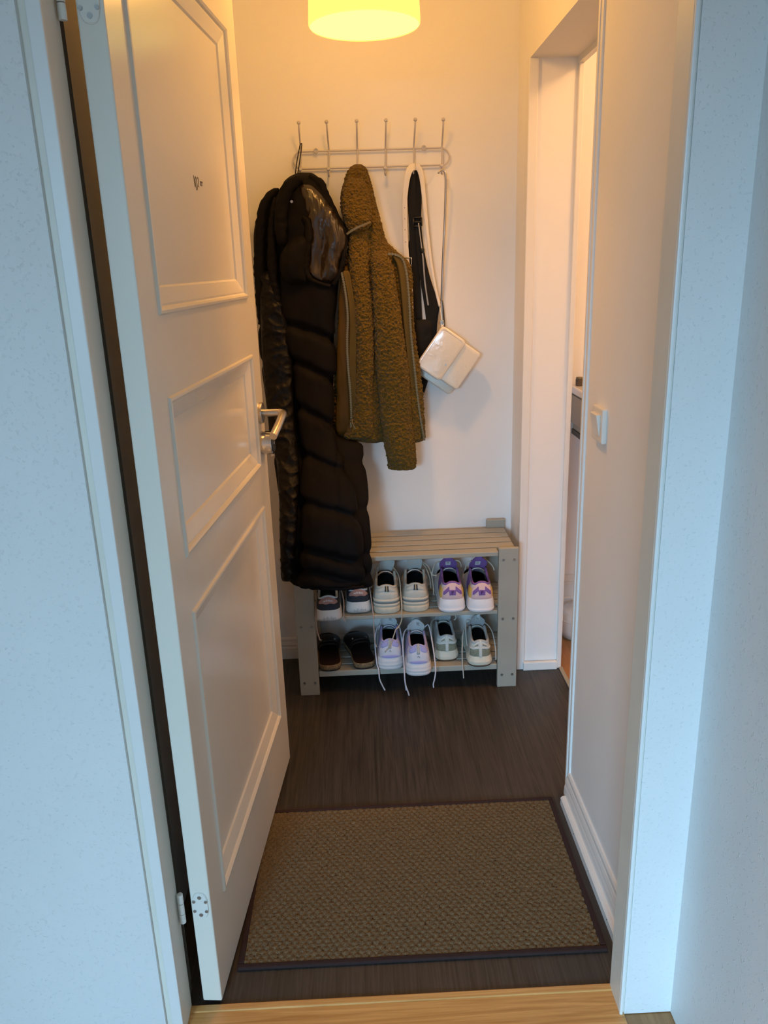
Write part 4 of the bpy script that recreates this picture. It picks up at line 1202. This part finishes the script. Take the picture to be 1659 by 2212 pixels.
# --- worn off-white chunky sneakers, top shelf
def cream(x,y,rz,label,txt,skew,lace_pts):
    s=Shoe('chunky_sneaker',label,x,y,.3146,rz,wh=.0455,wb=.0465,sole=.055,base=.050,heel=.108,dip=.100,throat=.122,ty=.108,lean=.008,inset=.84)
    U=mat('worn_cream_leather',(.56,.535,.46),.5,bump=(60,.15),var=(14,.16)); LN=sm('grey_white_lining',(.52,.54,.52),.9)
    s.rings('outsole',[(-.004,0),(.002,.001),(.0045,.006),(.005,.020),(.0035,.025)],WORN)
    s.rings('midsole',[(.001,.024),(.001,.029),(.004,.030),(.004,.0375),(.001,.0385),(.0005,.046),(.004,.047),(.0035,.054),(-.002,.057)],sm('cream_band_rubber',(.60,.56,.47),.55))
    s.rings('grey_stripe',[(.0015,.0385),(.0022,.039),(.0022,.0455),(.0015,.046)],sm('grey_band',(.22,.22,.21),.6),False,False)
    s.upper(U,LN,INS,rim=U,rimr=.005)
    hc=s.patch('heel_counter',-.36,.36,.02,lambda a:.60-.10*a*a,U,.0018)
    s.patch('heel_pad',-.26,.26,.66,lambda a:.98-.12*a*a,U,.003)
    lp=s.patch('heel_loop',-.045,.075,.62,.97,sm('dark_loop',(.06,.06,.065),.8),.0055,8,6,label='dark striped heel loop')
    s.patch('loop_stripe',-.005,.03,.62,.97,sm('gold_stripe',(.62,.50,.28),.7),.0068,4,6,parent=lp)
    if txt: s.text(txt,sm('grey_print',(.16,.16,.16),.7),.20,.14,.075,.042,.003)
    tg=s.tongue(LN,.176,tw=.027,skew=skew,lean=.018,curl=.010,base_z=.10)
    s.tlabel(U,-.5,-.2,.8,.98,tg)
    s.lacing(LACEW,3)
    for p in lace_pts: s.lace(p,sm('cream_lace',(.52,.46,.36),.9),.0022)
cream(.0625,2.6452,-.01,'worn cream chunky sneaker with a lace dangling over bench edge','',.010,
   [[(.030,.13,.13),(.046,.09,.12),(.052,.05,.10),(.053,.01,.06),(.054,-.012,.02),(.053,-.015,-.015),(.042,-.017,-.045),(.030,-.020,-.055),(.022,-.026,-.075),(.008,-.032,-.11),(-.012,-.030,-.14)],
    [(.034,-.018,-.052),(.038,-.022,-.048),(.041,-.018,-.044),(.037,-.015,-.048),(.034,-.018,-.052)],
    [(-.026,.14,.135),(-.044,.11,.13),(-.050,.09,.12),(-.052,.10,.11)]])
cream(.1679,2.6508,-.05,'worn cream chunky sneaker with small grey print on heel','Comfort',.002,
   [[(.028,.135,.145),(.052,.12,.13),(.064,.10,.10),(.068,.08,.07),(.069,.06,.04)],[(.026,.15,.14),(.046,.13,.115),(.058,.11,.08),(.060,.10,.05)]])

# --- purple, pink and yellow sneakers, top shelf
def purple(x,y,rz,label,sk,lace_pts):
    s=Shoe('colourful_sneaker',label,x,y,.3146,rz,wh=.0440,wb=.0445,sole=.056,base=.046,heel=.114,dip=.106,throat=.130,ty=.108,lean=.012,inset=.76)
    PU=sm('purple_mesh',(.22,.115,.36),.85,(260,.4)); PK=sm('pink_leather',(.72,.50,.50),.5); YE=sm('yellow_panel',(.72,.52,.13),.55); UP=sm('white_pink_leather',(.70,.64,.62),.55)
    s.rings('midsole',[(-.008,.001),(.000,.0),(.005,.005),(.0065,.012),(.005,.0145),(.0045,.016),(.005,.024),(.0035,.036),(.001,.048),(-.002,.060),(-.005,.064)],sm('bright_white_foam',(.80,.79,.82),.45),
        wob=lambda i,yy,z:.015*math.sin(yy*150)*(1 if .014<z<.05 else 0)*min(1,yy/.05))
    s.upper(UP,PU,INS,rim=PU,rimr=.0046)
    for a,b in ((-.62,-.27),(.27,.62)): s.patch('side_panel',a,b,.05,lambda q:.72,YE,.0016,label='yellow side panel')
    for a,b in ((-.95,-.58),(.58,.95)): s.patch('quarter_panel',a,b,.05,lambda q:.9,PU,.0012)
    hc=s.patch('heel_counter',-.30,.30,.0,lambda q:.985-.03*math.cos(q*7)-.20*abs(q)**4,PK,.0028,label='pale pink heel counter')
    def lo(q): return .30 if abs(q)<.34 else .55-.20*min(1,(abs(q)-.34)/.5)
    def hi(q): return .62 if abs(q)<.34 else .80-.42*max(0,abs(q)-.5)
    hp=s.patch('heel_emblem',-.25,.25,lo,hi,PU,.0048,44,8,label='purple heel emblem')
    s.text('F',sm('deep_purple_print',(.055,.02,.12),.6),0,.46,.24,.15,.0068,bold=.03,parent=hp)
    tg=s.tongue(PU,.170,tw=.031,skew=sk,lean=.012,curl=.012,base_z=.10)
    s.tlabel(sm('white_label',(.66,.68,.70),.8),-.28,.28,.50,.75,tg,PRN)
    vv=[]; c=s.tfun(-.4 if sk<0 else .4,1.0)
    s.mesh('tongue_loop',*MB().box(c.x-.007,c.x+.007,c.y+.001,c.y+.005,c.z-.006,c.z+.016).__dict__.values(),PU,None,False)
    s.lacing(LACEW,4)
    for p in lace_pts: s.lace(p,sm('cream_white_lace',(.62,.58,.48),.9),.0023)
purple(.3019,2.6332,.0,'purple and pink sneaker with yellow sides, standing next to cream sneaker',-.004,
   [[(-.026,.14,.145),(-.048,.12,.150),(-.062,.10,.130),(-.066,.09,.115),(-.050,.085,.112)],[(.020,.14,.150),(.022,.115,.158),(.032,.10,.162),(.042,.105,.150),(.046,.12,.13)]])
purple(.407,2.6225,.0,'purple and pink sneaker with yellow sides, standing next to grey bench leg',.004,
   [[(-.020,.14,.150),(-.024,.11,.158),(-.034,.10,.160),(-.042,.105,.150),(-.046,.12,.12)],[(.028,.14,.155),(.044,.12,.148),(.056,.105,.135),(.060,.10,.122)]])

# --- brown clogs, bottom shelf
def clog(x,y,rz,label):
    s=Shoe('leather_clog',label,x,y,.096,rz,L=.275,wh=.039,wb=.050,sole=.022)
    CK=mat('cork_sole',(.20,.13,.065),.85,bump=(220,.6),var=(160,.5)); FB=sm('dark_brown_footbed',(.020,.008,.006),.75); LT=sm('dark_brown_leather',(.010,.007,.006),.55,(50,.25))
    s.rings('sole',[(-.003,0),(.0,.001),(.001,.006)],sm('black_outsole',(.01,.01,.01),.8))
    s.rings('cork',[(.001,.006),(.002,.012),(.003,.020),(.0025,.025),(.0005,.0265)],CK,True,False)
    s.rings('footbed',[(.0008,.0262),(-.003,.0262),(-.012,.0225)],FB,False,True)
    v=[];f=[];ny,na=30,20; ty=.115
    for i in range(ny+1):
        k=i/ny
        for j in range(na+1):
            a=math.pi*j/na; c=math.cos(a); sh=.035*math.sin(a)*(1-k)**3
            y=ty+(s.L-.003-ty)*k-sh; w=s.w(min(y,s.L-.0035))+.0015
            h=.022+(.078-.022)*(1-k**2.2)*(.75+.25*math.sin(math.pi*min(1,k+.25)))
            v.append((-w*math.copysign(abs(c)**.7,c),y,.018+(h-.018)*math.sin(a)**.8))
    for i in range(ny):
        for j in range(na): a=i*(na+1)+j; f.append((a,a+1,a+na+2,a+na+1))
    up=s.mesh('upper',v,f,LT); so=up.modifiers.new('thick','SOLIDIFY'); so.thickness=.0035; so.offset=-1
    st=[Vector(v[j])+Vector((0,-.012,.001)) for j in range(na+1)]
    bd=MB().tube([Vector(v[2*(na+1)+j])+Vector((0,0,.0035)) for j in range(1,na)],.004,7); s.mesh('strap',bd.v,bd.f,LT)
    for q in (-1,1): 
        bl=MB().ball((q*.026,ty+.004,.072),.004,10); s.mesh('rivet',bl.v,bl.f,M['screw'])
clog(-.1535,2.6326,.09,'dark brown clog with cork sole, standing against grey bench leg')
clog(-.0236,2.6381,.17,'dark brown clog with cork sole, standing beside lilac sneaker')

# --- white and lilac sneakers, bottom shelf
def lilac(x,y,rz,label,lace_pts):
    s=Shoe('lilac_sneaker',label,x,y,.096,rz,wh=.0438,wb=.0438,sole=.046,base=.042,heel=.118,dip=.112,throat=.126,ty=.108,lean=.012,inset=.74)
    U=sm('white_lilac_leather',(.66,.64,.70),.5); LI=sm('lilac_panel',(.38,.37,.66),.6); LN=sm('pale_grey_lining',(.56,.60,.62),.9); MG=sm('mauve_grey_panel',(.40,.35,.42),.7)
    s.rings('midsole',[(-.007,.002),(.0,.0),(.0045,.005),(.005,.012),(.0035,.0145),(.0055,.017),(.0058,.024),(.004,.027),(.0045,.030),(.003,.040),(-.001,.050),(-.004,.053)],sm('warm_white_foam',(.70,.67,.68),.5),
        wob=lambda i,yy,z:.01*math.sin(yy*120)*(1 if z>.014 else 0)*min(1,yy/.05))
    tr=s.rings('tread',[(-.004,.0),(.001,.0002),(.002,.004)],sm('warm_white_foam',(.70,.67,.68),.5))
    s.upper(U,LN,INS,rim=LI,rimr=.0045)
    for a,b in ((-.85,-.45),(.45,.85)): s.patch('quarter_panel',a,b,.25,.97,LI,.0012)
    hc=s.patch('heel_counter',-.36,.36,.02,lambda q:.80-.25*q*q,U,.002)
    s.patch('heel_oval',-.25,.25,lambda q:.06+.10*abs(q)**3,lambda q:.27-.10*abs(q)**3,LI,.0042,24,6,label='lilac heel oval')
    for a,b in ((-.30,-.06),(.06,.30)): s.patch('heel_pad',a,b,lambda q:.66-.12*(a+b)/abs(a+b)*-q*(1 if a>0 else 1)*0+.04*q*q,lambda q:.99-.10*q*q,LI,.0035,label='lilac heel pad')
    lp=s.patch('heel_loop',-.045,.045,.55,1.05,sm('grey_webbing',(.44,.43,.42),.8),.0065,8,8,label='grey heel loop')
    # small leaping mark and swept seam lines
    mk=MB()
    for pts in (((-.03,.44),(.0,.49),(.03,.41)),): mk.tube([s.S(u,v_,.0042) for u,v_ in pts],.0008,5)
    s.mesh('heel_mark',mk.v,mk.f,PRN)
    for sg in (-1,1):
        ln=MB().tube([s.S(sg*u,v_,.0022) for u,v_ in ((.34,.10),(.29,.30),(.33,.46),(.38,.60),(.36,.72))],.0007,5); s.mesh('seam',ln.v,ln.f,MG)
    tg=s.tongue(LN,.168,tw=.030,lean=.016,curl=.014,base_z=.09)
    s.tlabel(LN,-.05,.6,.62,.85,tg,PRN)
    s.lacing(sm('lilac_white_lace',(.60,.60,.68),.9),4)
    for p in lace_pts: s.lace(p,sm('lilac_white_lace',(.60,.60,.68),.9),.0026)
lilac(.0691,2.6262,.0,'white and lilac sneaker standing flush on lower shelf beside the clog',
   [[(.030,.13,.13),(.042,.09,.122),(.046,.06,.09),(.048,.03,.058),(.046,.004,.050)],[(-.030,.13,.13),(-.046,.10,.12),(-.054,.06,.09),(-.053,.03,.05),(-.050,.008,.02),(-.045,.002,.004),(-.044,-.006,-.012),(-.042,-.008,-.034),(-.032,-.008,-.062),(-.024,-.008,-.080)]])
lilac(.170,2.572,.0,'white and lilac sneaker overhanging the lower shelf, between its match and olive sneakers',
   [[(.032,.13,.13),(.046,.12,.145),(.052,.10,.128),(.056,.07,.10),(.060,.04,.06),(.062,.01,.02),(.058,.0,-.01),(.052,-.002,-.035),(.053,-.002,-.050)],
    [(-.030,.13,.13),(-.044,.11,.125),(-.052,.08,.10),(-.053,.04,.06),(-.053,.0,.02),(-.052,-.005,-.015),(-.048,-.006,-.04),(-.042,-.006,-.060),(-.038,-.006,-.076)],
    [(-.052,-.003,-.015),(-.050,-.004,-.035),(-.048,-.003,-.055)]])

# --- white and olive hiking sneakers, bottom shelf
def olive(x,y,rz,label,lace_pts):
    s=Shoe('hiking_sneaker',label,x,y,.096,rz,L=.262,wh=.0405,wb=.046,sole=.036,base=.034,heel=.100,dip=.096,throat=.112,ty=.108,lean=.010,inset=.80)
    U=sm('white_grey_leather',(.58,.61,.58),.6); OL=mat('olive_grey_mesh',(.24,.25,.18),.9,bump=(300,.5),var=(300,.3)); LN=sm('grey_pad_lining',(.42,.46,.48),.9); CR=sm('cream_foam',(.66,.63,.52),.55); BR=sm('brown_gum_rubber',(.12,.07,.04),.7)
    s.rings('outsole',[(-.003,0),(.002,.0),(.004,.004),(.003,.007)],BR)
    # faceted cream midsole
    s.rings('midsole',[(.003,.006),(.0055,.010),(.0065,.020),(.002,.033),(-.001,.042)],CR,smooth=False,wob=lambda i,yy,z:.05*(((i*34)%1)-.5)*(z>.008))
    s.upper(U,LN,INS,rim=LN,rimr=.0055)
    s.patch('heel_panel',-.34,.34,.08,.55,OL,.0018,label='olive grey mesh heel panel')
    s.patch('heel_band',-.40,.40,.56,lambda q:.70-.03*q*q,U,.0032)
    s.patch('heel_top',-.24,.24,.72,lambda q:1.02-.22*q*q,U,.0022)
    for a,b in ((-.19,-.055),(.055,.19)): s.patch('heel_insert',a,b,.73,(lambda q:.83+.06*q) if a<0 else (lambda q:.83-.06*q),OL,.0034,10,4)
    s.patch('heel_strip',-.045,.045,.04,1.06,U,.005,8,12,label='white vertical heel strip')
    tg=s.tongue(LN,.152,tw=.029,lean=.014,curl=.013,base_z=.085)
    s.tlabel(sm('pale_label',(.54,.57,.57),.8),-.15,.45,.66,.86,tg,PRN)
    c=s.tfun(.5,1.0); s.mesh('tongue_loop',*MB().box(c.x-.005,c.x+.006,c.y+.001,c.y+.004,c.z-.008,c.z+.014).__dict__.values(),U,None,False)
    LC=sm('grey_white_lace',(.52,.53,.50),.9)
    s.lacing(LC,4)
    for p in lace_pts: s.lace(p,LC,.0022)
olive(.2847,2.6749,.02,'white and olive mesh sneaker, standing next to lilac sneaker',
   [[(.026,.13,.13),(.038,.11,.15),(.048,.10,.13),(.040,.10,.12)],[(-.028,.13,.12),(-.048,.10,.115),(-.052,.06,.09),(-.050,.02,.04)]])
olive(.4029,2.6208,-.02,'white and olive mesh sneaker, standing beside grey bench leg',
   [[(-.028,.13,.12),(-.042,.10,.125),(-.058,.06,.11),(-.066,.02,.07),(-.068,-.004,.02),(-.066,-.010,-.01),(-.064,-.011,-.04)],
    [(.028,.13,.12),(.044,.10,.115),(.054,.06,.10),(.058,.02,.06),(.058,.01,.02)],
    [(-.024,.12,.13),(-.034,.10,.145),(-.044,.09,.14),(-.046,.08,.10),(-.044,.05,.06)]])
